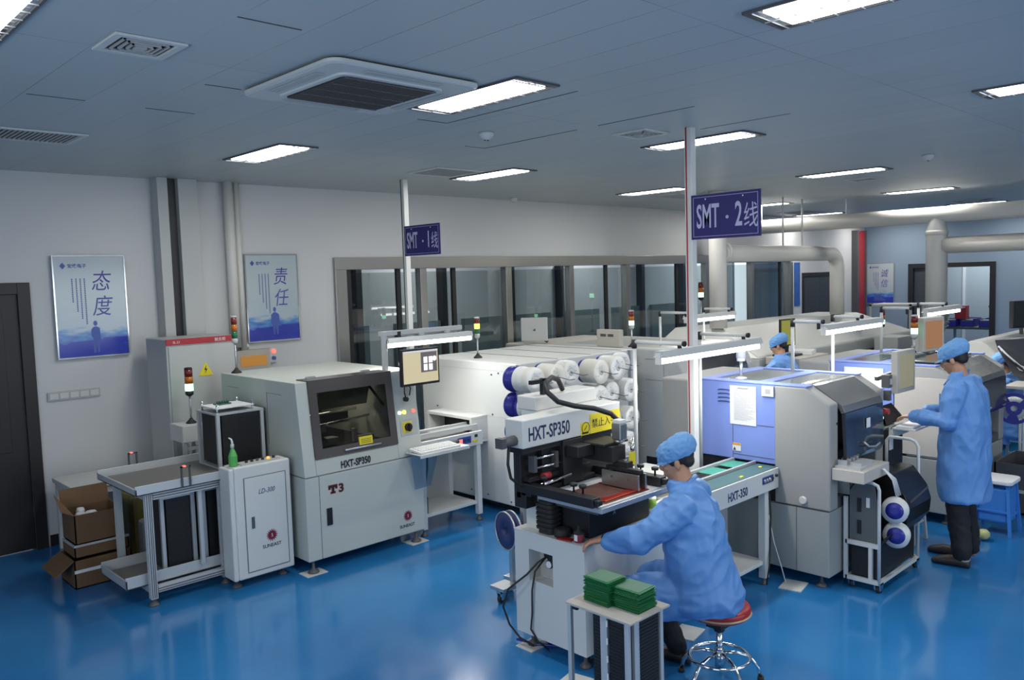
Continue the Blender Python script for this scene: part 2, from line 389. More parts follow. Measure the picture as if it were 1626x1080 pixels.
# ---------------------------------------------------------------- ceiling fittings
def led_panel(x, y, label, group):
    t = thing('ceiling_light', label, 'ceiling light', (x+.155, y+.47, CZ), group)
    B().box(x-.012, y-.012, CZ-.012, x+.322, y, CZ-.001).box(x-.012, y+.94, CZ-.012, x+.322, y+.952, CZ-.001).box(x-.012, y, CZ-.012, x, y+.94, CZ-.001).box(x+.31, y, CZ-.012, x+.322, y+.94, CZ-.001).build('light_frame', 'dgrey', t)
    B().box(x, y, CZ-.006, x+.31, y+.94, CZ-.002).build('light_reflector', 'chrome', t)
    B().box(x+.03, y+.06, CZ-.012, x+.14, y+.88, CZ-.006).box(x+.17, y+.06, CZ-.012, x+.28, y+.88, CZ-.006).build('light_diffuser', M['lit'], t)
    g = B()
    for k in range(9): g.box(x, y+.03+k*.11, CZ-.018, x+.31, y+.033+k*.11, CZ-.013)
    g.box(x+.153, y, CZ-.018, x+.157, y+.94, CZ-.013)
    g.build('light_louvre', 'aluw', t)
    area('light_emitter', (x+.155, y+.47, CZ-.025), (0, 0, 0), .28, .88, LIGHT_W, (1.0, 0.98, 0.92), t)
    return t
M['lit'] = mat('lit diffuser', (1, 1, 1), .5, emit=(1, .985, .96), estr=7)
LIGHT_W = 19
names = {3.1: 'in the row nearest the left', 5.6: 'in the second row', 8.72: 'in the third row', 12.15: 'in the fourth row', 15.7: 'in the fifth row'}
LP = [(0.6, 3.12, 'cut off at the top left corner of the ceiling'), (3.1, 0.85, 'cut off by the top edge above the right half'), (3.1, 3.13, 'long and bright, touching the corner of the ceiling air conditioner'), (3.1, 5.67, 'alone on the left above the two posters'),
      (5.6, 0.75, 'at the right edge of the photo, nearest the top'), (5.63, 3.28, 'behind the top of the pole carrying the second line sign'), (5.6, 5.74, 'touching the top of the pole with the first sign'),
      (8.9, 1.3, 'off to the right in the third row'), (8.95, 3.6, 'right of the second line sign, next to the square vent'), (8.62, 5.95, 'left of the upper part of the second pole'),
      (12.2, 3.95, 'above the long duct, higher of the two there'), (12.2, 6.4, 'behind the second line sign'), (15.9, 4.3, 'farthest right, just over the long duct'), (15.5, 7.0, 'low behind the duct right of the second line sign'),
      (12.2, 1.4, 'far right of the fourth row'), (18.3, 4.3, 'added to brighten the far wall, behind the duct'), (18.3, 6.8, 'added to brighten the far wall, over the red column')]  # the two panels by the far wall are added to brighten it
for x, y, s in LP:
    led_panel(x, y, 'recessed louvre ceiling light '+s, 'recessed ceiling lights')

def square_vent(name, x0, y0, x1, y1, label, cat, slats=7, group=None, concentric=True):
    t = thing(name, label, cat, ((x0+x1)/2, (y0+y1)/2, CZ), group)
    z = CZ-.012; k = .035
    B().box(x0, y0, z, x1, y0+k, CZ-.001).box(x0, y1-k, z, x1, y1, CZ-.001).box(x0, y0+k, z, x0+k, y1-k, CZ-.001).box(x1-k, y0+k, z, x1, y1-k, CZ-.001).build('vent_frame', 'offwhite', t, bevel=.002)
    B().box(x0+k, y0+k, CZ-.003, x1-k, y1-k, CZ-.001).build('vent_backing', 'black', t)
    s = B(); cx, cy = (x0+x1)/2, (y0+y1)/2
    if concentric:
        hx, hy = (x1-x0)/2-k, (y1-y0)/2-k
        for i in range(3):
            q = .85-.22*i; a, c = hx*q, hy*q; u = .008; zz = z-.002*i
            s.box(cx-a, cy-c, zz, cx+a, cy-c+u, CZ-.004).box(cx-a, cy+c-u, zz, cx+a, cy+c, CZ-.004).box(cx-a, cy-c, zz, cx-a+u, cy+c, CZ-.004).box(cx+a-u, cy-c, zz, cx+a, cy+c, CZ-.004)
        s.box(cx-hx*.2, cy-hy*.2, z-.006, cx+hx*.2, cy+hy*.2, CZ-.004)
    else:
        n = int((x1-x0-2*k)/.028)
        for i in range(n):
            xx = x0+k+(i+.5)*(x1-x0-2*k)/n; s.box(xx-.004, y0+k, z, xx+.004, y1-k, CZ-.004)
    s.build('vent_slats', 'aluw', t)
    return t
square_vent('ceiling_vent', 1.24, 3.57, 1.54, 3.87, 'square louvred air diffuser with white frame at the upper left of the ceiling', 'vent')
square_vent('ceiling_vent', 4.92, 3.66, 5.24, 3.97, 'square air diffuser just left of the top of the second pole', 'vent')
square_vent('ceiling_vent', 9.85, 4.05, 10.2, 4.4, 'small square air diffuser beyond the light right of the second sign', 'vent')
square_vent('ceiling_vent', 14.4, 7.1, 15.2, 7.7, 'large square diffuser low down behind the second line sign', 'vent')
square_vent('ceiling_vent', 15.0, 4.3, 15.5, 4.9, 'diffuser beside the farthest ceiling light over the long duct', 'vent')
square_vent('return_grille', 1.0, 6.03, 1.88, 6.48, 'long dark slatted grille at the left edge of the ceiling', 'vent', concentric=False)
square_vent('return_grille', 4.92, 6.05, 5.5, 6.55, 'dark slatted grille at the top of the first pole', 'vent', concentric=False)
square_vent('return_grille', 9.3, 6.35, 10.05, 6.85, 'dark slatted grille left of the second pole below a ceiling light', 'vent', concentric=False)

# four way cassette air conditioner
t = thing('air_conditioner', 'large white square cassette air conditioner with dark grille in the ceiling', 'air conditioner', (2.57, 3.79, CZ))
x0, y0, x1, y1 = 2.1, 3.32, 3.03, 4.25
def rrect(x0, y0, x1, y1, r, n=5):
    out = []
    for cx, cy, a0 in ((x1-r, y1-r, 0), (x0+r, y1-r, PI/2), (x0+r, y0+r, PI), (x1-r, y0+r, 1.5*PI)):
        out += [(cx+r*math.cos(a0+PI/2*i/n), cy+r*math.sin(a0+PI/2*i/n)) for i in range(n+1)]
    return out
b = B(); z0, z1 = CZ-.035, CZ-.012
r1 = rrect(x0, y0, x1, y1, .07); r2 = rrect(x0+.015, y0+.015, x1-.015, y1-.015, .065)
b.loft([[Vector((p[0], p[1], z1)) for p in r1], [Vector((p[0], p[1], CZ-.028)) for p in r1], [Vector((p[0], p[1], z0)) for p in r2]], smooth=False)
b.build('panel', 'offwhite', t)
B().prism(rrect(x0+.02, y0+.02, x1-.02, y1-.02, .06), 'z', CZ-.012, CZ-.001).build('gasket', 'black', t)
b = B(); q = .16
b.prism(rrect(x0+q-.02, y0+q-.02, x1-q+.02, y1-q+.02, .05), 'z', z0-.01, z0); b.build('grille_frame', 'white', t)
B().prism(rrect(x0+q+.01, y0+q+.01, x1-q-.01, y1-q-.01, .04), 'z', z0-.012, z0-.010).build('grille_backing', 'black', t)
b = B(); n = 34; L = x1-x0-2*q-.05
for i in range(n):
    xx = x0+q+.025+i*L/(n-1); b.box(xx-.002, y0+q+.02, z0-.016, xx+.002, y1-q-.02, z0-.012)
for i in range(5):
    yy = y0+q+.02+i*(L)/4; b.box(x0+q+.02, yy-.004, z0-.018, x1-q-.02, yy+.004, z0-.012)
b.build('grille', 'dgrey', t)
for a in range(4):
    b = B(); cx, cy = (x0+x1)/2, (y0+y1)/2; h = (x1-x0)/2-.075
    dx, dy = ((h, 0), (0, h), (-h, 0), (0, -h))[a]; lx, ly = ((.025, .24) if dy == 0 else (.24, .025))
    b.box(cx+dx-lx, cy+dy-ly, z0-.006, cx+dx+lx, cy+dy+ly, z0-.001)
    b.build('louvre', 'lgrey', t, bevel=.003)
def detector(x, y, label):
    t = thing('smoke_detector', label, 'smoke detector', (x, y, CZ))
    B().lathe([(.055, -.001), (.055, -.02), (.04, -.04), (.02, -.055)], (x, y, CZ)).build('detector_body', 'offwhite', t)
    B().box(x-.02, y-.004, CZ-.06, x-.008, y+.004, CZ-.053).box(x+.008, y-.004, CZ-.06, x+.02, y+.004, CZ-.053).build('sensor', 'black', t)
detector(4.08, 4.45, 'round white smoke detector behind the ceiling air conditioner')
detector(8.46, 2.95, 'small round ceiling detector on the right of the ceiling')
detector(7.7, 7.9, 'small ceiling detector close to the left wall above the glazing')
# darker loose panels: drawn joints of lifted panels
b = B()
for x, ya, yb in ((3.62, 3.16, 4.33), (4.56, 4.0, 5.0), (4.56, 3.0, 3.8), (5.32, 2.74, 3.45)):
    b.box(x-.004, ya, CZ-.002, x+.004, yb, CZ-.0005)
for y, xa, xb in ((4.98, 1.87, 2.16), (4.23, 1.9, 2.1), (3.1, 1.54, 1.82), (4.97, 1.25, 1.54), (4.34, 3.37, 3.62), (5.0, 4.35, 4.56)):
    b.box(xa, y-.004, CZ-.002, xb, y+.004, CZ-.0005)
struct('trim_7', b, 'base')

# ---------------------------------------------------------------- shared small builders
M['gl_r'] = mat('red signal lens', (0.16, 0.015, 0.015), .25)
M['gl_a'] = mat('amber signal lens', (0.45, 0.13, 0.01), .25)
M['gl_g'] = mat('green signal lens', (0.015, 0.13, 0.05), .25)
M['on_g'] = mat('lit green signal', (.2, .9, .4), .4, emit=(0.35, 1.0, 0.5), estr=3.5)
M['on_y'] = mat('lit yellow signal', (.9, .8, .1), .4, emit=(1.0, 0.85, 0.1), estr=2.5)
M['on_r'] = mat('lit red button', (.9, .2, .15), .4, emit=(1.0, 0.15, 0.1), estr=1.2)
M['on_o'] = mat('lit orange lamp', (.9, .4, .1), .4, emit=(1.0, 0.4, 0.05), estr=1.5)
M['on_w'] = mat('lit pale green button', (.8, .9, .85), .4, emit=(0.75, 1.0, 0.9), estr=1.2)
M['acryl'] = glass('smoked machine window', (0.5, 0.5, 0.48), -0.02)
M['clear'] = glass('clear acrylic', (0.75, 0.8, 0.85), 0.06)
def signal_tower(p, x, y, z, h, lit='g', r=.024, seg=.052, order='rag', cap=None):
    """stack light on a pole, parts of parent p; base at x,y,z, lens stack starts at z+h"""
    B().lathe([(.045, 0), (.045, .008), (.02, .03), (.012, .045)], (x, y, z+.001)).build('signal_base', 'rubber', p)
    B().cyl((x, y, z+.04), (x, y, z+h), .009, n=10).build('signal_pole', 'alu', p)
    B().lathe([(.012, 0), (r*.9, .015), (r, .02), (r, .05)], (x, y, z+h)).build('signal_body', 'black' if cap is None else cap, p)
    zz = z+h+.05
    for k, c in enumerate(reversed(order)):
        on = (c == lit) or (lit == 'y' and c == 'a')
        m = {'r': 'gl_r', 'a': 'gl_a', 'g': 'gl_g'}[c]
        if on: m = {'r': 'on_r', 'a': 'on_y', 'g': 'on_g'}[c]
        B().cyl((x, y, zz), (x, y, zz+seg), r, n=20).build('signal_lens', m, p)
        zz += seg+.002
    B().lathe([(r, 0), (r, .008), (r*.8, .016)], (x, y, zz)).build('signal_cap', 'black' if cap is None else cap, p)
LAMP_W = 12
def lamp_tube(p, x0, x1, y, z, wd=.09):
    """fluorescent fitting along X below a profile, part set of p"""
    B().prism([(y-wd/2, z+.012), (y-.02, z+.03), (y+.02, z+.03), (y+wd/2, z+.012), (y+.03, z+.055), (y-.03, z+.055)], 'x', x0, x1).build('lamp_reflector', 'aluw', p)
    for x in (x0-.012, x1): B().box(x, y-.02, z-.03, x+.012, y+.02, z+.04).build('lamp_holder', 'white', p)
    B().cyl((x0, y, z-.012), (x1, y, z-.012), .019, n=12).build('lamp_tube', 'tube', p)
    area('lamp_light', ((x0+x1)/2, y, z-.034), (0, 0, 0), x1-x0, .05, LAMP_W, (1, .98, .95), p)
def foot(p, x, y, h, r=.03, pad=False):
    B().lathe([(r*1.3, 0), (r*1.3, .008), (r*.6, .03), (.012, .032), (.012, h)], (x, y, 0 if not pad else .005)).build('levelling_foot', 'dgrey', p)
    if pad: B().box(x-.09, y-.07, 0, x+.09, y+.07, .005).build('floor_plate', 'offwhite', p)
def caster(p, x, y, r=.035):
    B().cyl((x, y-.012, r), (x, y+.012, r), r, n=18).build('caster_wheel', 'rubber', p)
    B().prism([(x-.02, r-.005), (x+.02, r-.005), (x+.03, 2*r+.02), (x-.03, 2*r+.02)], 'y', y-.022, y-.014).prism([(x-.02, r-.005), (x+.02, r-.005), (x+.03, 2*r+.02), (x-.03, 2*r+.02)], 'y', y+.014, y+.022).box(x-.03, y-.022, 2*r+.01, x+.03, y+.022, 2*r+.02).build('caster_fork', 'chrome', p)
def emblem(p, x, y, z, r=.045):
    b = B(); n = 16; pts = []
    for i in range(2*n):
        rr = r*1.35 if i % 2 == 0 else r*.82
        pts.append((x+rr*math.sin(PI*i/n), z+rr*math.cos(PI*i/n)))
    b.prism(pts, 'y', y-.0012, y)
    b.build('emblem', 'maroon', p)
    B().prism([(x-.2*r, z-.4*r), (x+.06*r, z-.08*r), (x-.12*r, z), (x+.0*r, z+.45*r), (x+.12*r, z+.1*r), (x+.08*r, z-.02*r), (x+.2*r, z-.42*r), (x, z-.25*r)], 'y', y-.002, y-.0012).build('emblem_mark', 'paper', p)
def seams(p, segs, m='dgrey', w=.003):
    """thin panel joints: list of (p0,p1) bars proud of a face"""
    b = B()
    for a, c in segs: b.bar(a, c, w, w)
    return b.build('panel_joint', m, p)

# ---------------------------------------------------------------- wall things
def poster(x0, z1, wd, ht, big, label, fig, facing='-y', y=YW-.02, yr=None):
    """framed poster; local X along the wall"""
    t = thing('poster', label, 'poster', (x0+wd/2, y, z1-ht) if facing == '-y' else (y, x0-wd/2, z1-ht))
    def q(u, v, d=0):   # u from left, v from bottom, d out of the wall
        return (x0+u, y-d, z1-ht+v) if facing == '-y' else (y-d, x0-u, z1-ht+v)
    def slab(b, pts, d0, d1):
        n = len(pts); vs = [q(u, v, d0) for u, v in pts]+[q(u, v, d1) for u, v in pts]
        b.add(vs, [tuple(range(n)), tuple(range(n, 2*n))[::-1]]+[(i, (i+1) % n, n+(i+1) % n, n+i) for i in range(n)]); return b
    pm = bpy.data.materials.new('poster print'); pm.use_nodes = True; nt = pm.node_tree; bs = nt.nodes['Principled BSDF']; bs.inputs['Roughness'].default_value = .12
    tc = nt.nodes.new('ShaderNodeTexCoord'); sp = nt.nodes.new('ShaderNodeSeparateXYZ'); ns = nt.nodes.new('ShaderNodeTexNoise'); ns.inputs['Scale'].default_value = 5
    mp = nt.nodes.new('ShaderNodeMapping'); mp.inputs['Scale'].default_value = (1, 1, 3.5)
    nt.links.new(tc.outputs['Object'], mp.inputs[0]); nt.links.new(mp.outputs[0], ns.inputs[0]); nt.links.new(tc.outputs['Object'], sp.inputs[0])
    m1 = nt.nodes.new('ShaderNodeMath'); m1.operation = 'MULTIPLY_ADD'; m1.inputs[1].default_value = -.28; nt.links.new(ns.outputs['Fac'], m1.inputs[0]); nt.links.new(sp.outputs['Z'], m1.inputs[2])
    cr = nt.nodes.new('ShaderNodeValToRGB'); e = cr.color_ramp.elements
    e[0].position = 0.0; e[0].color = (.04, .06, .42, 1); e[1].position = .9; e[1].color = (.46, .52, .56, 1)
    for ps, c in ((.0, (.05, .10, .5, 1)), (.05, (.10, .28, .58, 1)), (.12, (.42, .50, .56, 1)), (.45, (.48, .54, .56, 1))):
        k = e.new(ps); k.color = c
    nt.links.new(m1.outputs[0], cr.inputs[0]); nt.links.new(cr.outputs[0], bs.inputs['Base Color'])
    slab(B(), [(0, 0), (wd, 0), (wd, ht), (0, ht)], 0, .012).build('poster_print', pm, t)
    b = B(); k = .012
    for pts in ([(-k, -k), (wd+k, -k), (wd+k, 0), (-k, 0)], [(-k, ht), (wd+k, ht), (wd+k, ht+k), (-k, ht+k)], [(-k, 0), (0, 0), (0, ht), (-k, ht)], [(wd, 0), (wd+k, 0), (wd+k, ht), (wd, ht)]):
        slab(b, pts, 0, .018)
    b.build('poster_frame', 'clearframe', t)
    f = facing
    lg = slab(B(), [(.075*wd/.6, ht-.115), (.1*wd/.6, ht-.085), (.075*wd/.6, ht-.055), (.05*wd/.6, ht-.085)], .012, .0135).build('logo', 'blueink', t)
    text('宏武电子', 'logo_text', 'blueink', q(.115, ht-.1, .0125), .04, f, t, bold=.001)
    for i, ch in enumerate(big):
        zz = ht-.30-.23*i
        text(ch, 'calligraphy', ('callig', 'callig2')[i % 2], q(.30, zz, .0125), .20, f, t, xs=.85, shear=.2)
    rr = random.Random(3)
    for c in range(4):
        uu = .14+.035*c; v = ht-.2; b = B()
        L = (.22, .30, .36, .42)[c]
        while v > ht-.2-L:
            slab(b, [(uu, v-.012), (uu+.011, v-.012), (uu+.011, v), (uu, v)], .012, .0127); v -= .017
        b.build('print_column', 'blueink', t)
    # figure silhouette
    b = B()
    for pts in fig: slab(b, [(u*wd/.6, v) for u, v in pts], .012, .0128)
    b.build('printed_figure', 'figure', t)
    return t
M['clearframe'] = mat('polished clear frame edge', (.6, .62, .64), .12, .6)
M['blueink'] = mat('blue printing ink', (.05, .07, .3), .4)
M['callig'] = mat('violet brush lettering', (.05, .03, .28), .4)
M['callig2'] = mat('blue violet brush lettering', (.07, .08, .36), .4)
M['figure'] = mat('blue printed figure', (.07, .12, .42), .4)
def circ(cx, cy, rx, ry, n=12): return [(cx+rx*math.cos(2*PI*i/n), cy+ry*math.sin(2*PI*i/n)) for i in range(n)]
man = [circ(.32, .30, .018, .024), [(.31, .27), (.33, .27), (.355, .255), (.36, .15), (.345, .15), (.345, .03), (.325, .03), (.322, .13), (.312, .03), (.292, .03), (.295, .17), (.28, .18), (.28, .24), (.295, .262)]]
coat = [circ(.31, .33, .018, .026), [(.30, .30), (.32, .30), (.36, .275), (.365, .17), (.35, .17), (.345, .06), (.325, .06), (.315, .16), (.305, .06), (.285, .06), (.28, .17), (.262, .17), (.265, .275)]]
poster(2.155, 2.605, .6, .915, '态度', 'framed poster left of the steel column, man with folded arms printed at its foot', man)
poster(3.975, 2.61, .59, .91, '责任', 'framed poster right of the cream pipes, man in a coat printed at its foot', coat)
poster(8.08, 2.35, .6, .91, '诚信', 'poster on the far wall between the red column and the open doorway', [[(.15, .05), (.2, .22), (.24, .14), (.3, .2), (.36, .12), (.42, .05)]], facing='-x', y=XF-.02)
# narrow blue strip poster near door_2
t = B().box(15.96, YW-.012, 1.52, 16.2, YW, 2.42).build('wall_banner', mat('blue banner print', (.04, .12, .4), .4, var=.5, vscale=6)); tag(origin(t, (16.08, YW, 1.52)), 'narrow blue printed banner on the wall strip left of the charcoal door', 'banner')
# switch plate
t = thing('switch_panel', 'long white wall socket plate below the left poster', 'socket plate', (2.26, YW, 1.3))
B().box(2.04, YW-.018, 1.31, 2.48, YW, 1.39).build('plate', 'lgrey', t, bevel=.003)
for k in range(5): B().box(2.055+k*.085, YW-.023, 1.325, 2.125+k*.085, YW-.018, 1.375).build('socket', 'white', t, bevel=.002)
# small control box with wooden looking display, on the wall
t = thing('control_box', 'beige wall box with an orange brown display between cabinet and second poster', 'control box', (4.0, YW, 1.4))
B().box(3.8, YW-.09, 1.40, 4.17, YW, 1.62).build('housing', 'beige', t, bevel=.005)
B().box(3.84, YW-.094, 1.45, 4.13, YW-.09, 1.56).build('display', mat('amber display', (.3, .14, .03), .4, emit=(.5, .22, .03), estr=.5), t)
t = thing('push_button_box', 'small wall push button unit with a red lit and a blue button', 'switch', (4.24, YW, 1.5))
B().box(4.19, YW-.04, 1.46, 4.28, YW, 1.62).build('housing', 'white', t, bevel=.004)
B().cyl((4.235, YW-.06, 1.58), (4.235, YW-.04, 1.58), .022).build('red_button', 'on_r', t)
B().cyl((4.235, YW-.06, 1.51), (4.235, YW-.04, 1.51), .02).build('blue_button', mat('blue button', (.02, .12, .35), .4), t)

# ---------------------------------------------------------------- white table with cardboard boxes at the left
t = thing('work_table', 'low white table against the left wall beside the dark door', 'table', (2.4, 7.75, 0))
B().box(2.0, 7.5, .60, 2.78, 8.05, .64).build('tabletop', 'white', t, bevel=.004)
for x in (2.02, 2.72):
    for y in (7.52, 8.0): B().box(x, y, 0, x+.04, y+.04, .6).build('leg', 'white', t)
B().box(2.06, 7.52, .54, 2.72, 7.545, .6).box(2.02, 7.56, .54, 2.045, 8.0, .6).build('apron', 'white', t)
def carton(x0, y0, z0, dx, dy, dz, label, flaps=True, tape=True, rim=None):
    t = thing('cardboard_box', label, 'cardboard box', (x0+dx/2, y0+dy/2, z0), 'stacked cartons beside the loader')
    e = .008; b = B().box(x0, y0, z0, x0+dx, y0+dy, z0+e).box(x0, y0, z0, x0+e, y0+dy, z0+dz).box(x0+dx-e, y0, z0, x0+dx, y0+dy, z0+dz).box(x0, y0, z0, x0+dx, y0+e, z0+dz).box(x0, y0+dy-e, z0, x0+dx, y0+dy, z0+dz)
    b.build('box_body', 'card', t)
    if tape: B().box(x0-.001, y0-.0015, z0+dz*.55, x0+dx+.001, y0, z0+dz*.55+.025).build('tape', 'paper', t)
    if rim: B().box(x0-.004, y0-.004, z0+dz-.012, x0+dx+.004, y0+e+.002, z0+dz+.006).box(x0-.004, y0, z0+dz-.012, x0+e, y0+dy, z0+dz+.006).build('box_rim', 'lgrey', t)
    if flaps:
        for a in flaps:
            b = B()
            if a == 'l': b.add([(x0, y0, z0+dz), (x0, y0+dy, z0+dz), (x0-.14, y0+dy-.01, z0+dz-.09), (x0-.14, y0-.02, z0+dz-.09), (x0-.003, y0, z0+dz+.006), (x0-.003, y0+dy, z0+dz+.006), (x0-.145, y0+dy-.01, z0+dz-.084), (x0-.145, y0-.02, z0+dz-.084)], [(0,1,2,3),(4,5,6,7),(0,1,5,4),(1,2,6,5),(2,3,7,6),(3,0,4,7)])
            if a == 'b': b.add([(x0, y0+dy, z0+dz), (x0+dx, y0+dy, z0+dz), (x0+dx, y0+dy+.05, z0+dz+.14), (x0, y0+dy+.05, z0+dz+.14), (x0, y0+dy+.006, z0+dz), (x0+dx, y0+dy+.006, z0+dz), (x0+dx, y0+dy+.056, z0+dz+.14), (x0, y0+dy+.056, z0+dz+.14)], [(0,1,2,3),(4,5,6,7),(0,1,5,4),(1,2,6,5),(2,3,7,6),(3,0,4,7)])
            if a == 's': b.add([(x0, y0, z0+dz), (x0, y0+dy, z0+dz), (x0-.05, y0+dy, z0+dz+.12), (x0-.09, y0, z0+dz+.05), (x0+.004, y0, z0+dz), (x0+.004, y0+dy, z0+dz), (x0-.046, y0+dy, z0+dz+.12), (x0-.086, y0, z0+dz+.05)], [(0,1,2,3),(4,5,6,7),(0,1,5,4),(1,2,6,5),(2,3,7,6),(3,0,4,7)])
            b.build('flap', 'card', t)
    return t
carton(1.80, 6.80, 0, .42, .36, .22, 'brown carton on the floor at the bottom of the stack, flap hanging left', ['l'])
carton(1.82, 6.84, .225, .40, .30, .10, 'shallow carton with a grey rim in the middle of the stack', None, False, 'r')
carton(1.83, 6.83, .335, .36, .32, .23, 'open brown carton topmost in the stack, flaps up, crumpled paper inside', ['s', 'b'], False)
b = B().ball((1.91, 6.94, .51), .055, 10, (1, 1.2, 1)).ball((2.00, 7.0, .50), .06, 10, (1, 1, .8)).ball((1.93, 7.02, .55), .035, 8)
tag(origin(b.build('packing_paper', 'paper'), (1.95, 6.96, .44)), 'crumpled white packing paper sticking out of the topmost carton', 'packing paper')
b = B().obox((2.42, 7.22, .30), (.22, .3, .6), (0, 0, .1))
tag(origin(b.build('waste_bag', mat('olive plastic sack', (.17, .15, .05), .5, var=.5, vscale=9, bump=.8, bscale=9), bevel=.05, seg=3), (2.42, 7.25, 0)), 'olive yellow sack standing behind the loader frame', 'sack')
tag(origin(B().obox((2.40, 6.92, .2), (.12, .14, .4), (0, 0, .2)).build('parts_bag', mat('grey bubble bag', (.3, .3, .31), .5, bump=1, bscale=30), bevel=.04, seg=3), (2.38, 6.98, 0)), 'grey plastic bag squeezed between the cartons and the loader frame', 'bag')

# ---------------------------------------------------------------- grey electrical cabinet with red banner
t = thing('electrical_cabinet', 'tall grey electrical cabinet with a red banner strip at the top', 'cabinet', (3.17, 7.7, 0))
B().box(2.85, 7.47, 0, 3.5, 7.95, 1.83).build('cabinet_body', 'lgrey', t, bevel=.008)
B().box(2.87, 7.46, .1, 3.49, 7.47, 1.76).build('door', 'lgrey', t, bevel=.003)
B().box(2.85, 7.458, 1.775, 3.5, 7.47, 1.83).build('banner_strip', 'red', t)
text('SL-21', 'banner_text', 'paper', (2.91, 7.457, 1.79), .03, '-y', t)
text('触支柜', 'banner_text', 'paper', (3.3, 7.457, 1.788), .036, '-y', t)
tr = B().prism([(3.13, 1.47), (3.27, 1.47), (3.2, 1.6)], 'y', 7.455, 7.46).build('warning_triangle', 'yellow', t, bevel=.004)
B().prism([(3.205, 1.57), (3.185, 1.525), (3.2, 1.525), (3.19, 1.49), (3.215, 1.535), (3.2, 1.535)], 'y', 7.453, 7.455).build('warning_bolt', 'ink', tr)

# ---------------------------------------------------------------- board loader
t = thing('board_loader', 'white board loader with two aluminium trays on a profile frame and LD-300 cabinet', 'machine', (2.55, 6.3, 0))
def post(b, x, y, z0, z1, s=.05): return b.box(x-s/2, y-s/2, z0, x+s/2, y+s/2, z1)
for x, y in ((2.10, 6.02), (2.66, 6.06), (2.12, 6.72), (2.95, 6.72)):
    b = B(); post(b, x, y, .05, .83); b.box(x-.03, y-.004, .06, x-.024, y+.004, .82)
    b.build('frame_post', 'aluw', t, bevel=.002)
    foot(t, x, y, .06)
b = B()
for z in (.775, .09):
    b.box(2.13, 6.0, z, 2.64, 6.045, z+.05).box(2.13, 6.70, z, 2.95, 6.74, z+.05).box(2.08, 6.05, z, 2.12, 6.7, z+.05)
b.box(2.47, 6.03, .2, 2.50, 6.06, .78)
b.build('frame_rail', 'aluw', t, bevel=.002)
b = B()
for z in (.787, .805, .10, .118): b.box(2.13, 5.996, z, 2.64, 6.0, z+.006)
for x in (2.085, 2.10, 2.113): b.box(x-.0025, 5.992, .06, x+.0025, 5.996, .82)
b.build('profile_groove', 'dgrey', t)
def tray(x0, y0, x1, y1, z0, z1, name):
    e = .012
    b = B().box(x0, y0, z0, x1, y1, z0+.01).box(x0, y0, z0, x1, y0+e, z1).box(x0, y1-e, z0, x1, y1, z1).box(x0, y0, z0, x0+e, y1, z1-.02)
    b.build(name, 'aluw', t, bevel=.002)
    B().box(x0+e+.02, y0+e+.02, z0+.01, x1-.01, y1-e-.02, z0+.016).build('tray_belt', mat('grey brown tray bed', (.16, .15, .14), .5), t)
tray(2.0, 5.965, 3.1, 6.78, .83, .90, 'upper_tray')
tray(1.93, 6.07, 2.95, 6.6, .14, .23, 'lower_tray')
for x, y in ((2.28, 6.80), (2.36, 5.955)):
    b = B().box(x-.035, y-.01, .84, x-.025, y+.01, .99).box(x+.025, y-.01, .84, x+.035, y+.01, .99).box(x-.035, y-.01, .98, x+.035, y+.01, .99)
    b.build('sensor_bracket', 'dgrey', t)
    B().box(x-.02, y-.012, .985, x+.0, y+.012, .995).build('sensor_led', 'on_r', t)
B().box(2.66, 5.81, .07, 3.12, 5.99, .935).box(2.62, 5.81, .07, 2.66, 5.99, .93).build('cabinet', 'white', t, bevel=.012, seg=3)
for x in (2.68, 3.06): foot(t, x, 5.9, .08)
dr = B().box(2.735, 5.803, .12, 3.07, 5.81, .84).build('door', 'white', t, bevel=.002)
seams(t, [((2.73, 5.808, .115), (2.73, 5.808, .845)), ((3.075, 5.808, .115), (3.075, 5.808, .845)), ((2.73, 5.808, .845), (3.075, 5.808, .845)), ((2.73, 5.808, .115), (3.075, 5.808, .115))])
B().box(2.775, 5.798, .45, 2.80, 5.803, .54).build('handle', 'dgrey', dr, bevel=.002)
text('LD-300', 'model_text', 'navy', (2.84, 5.8025, .705), .055, '-y', t, shear=.3, xs=.8)
emblem(t, 2.935, 5.803, .365, .038)
text('SUNEAST', 'brand_text', 'ink', (2.852, 5.8022, .275), .038, '-y', t, bold=.0005)
pn = B().box(2.74, 5.84, .935, 3.06, 5.95, .945).build('control_panel', 'lgrey', t)
for k, m in enumerate(('black', 'black', 'dgrey', 'black', 'on_o', 'black')):
    B().cyl((2.80+k*.045, 5.89, .945), (2.80+k*.045, 5.89, .96), .012).build('button', m, pn)
# small white tower base with stack light on aluminium legs
B().box(2.8, 7.08, .94, 3.02, 7.36, 1.09).build('tower_box', 'white', t, bevel=.006)
b = B()
for x in (2.82, 2.99):
    for y in (7.1, 7.33): b.box(x-.015, y-.015, .0, x+.015, y+.015, .94)
b.box(2.82, 7.09, .87, 2.99, 7.11, .9)
b.build('tower_leg', 'aluw', t)
signal_tower(t, 2.93, 7.2, 1.09, .24, 'g', r=.035, seg=.062)
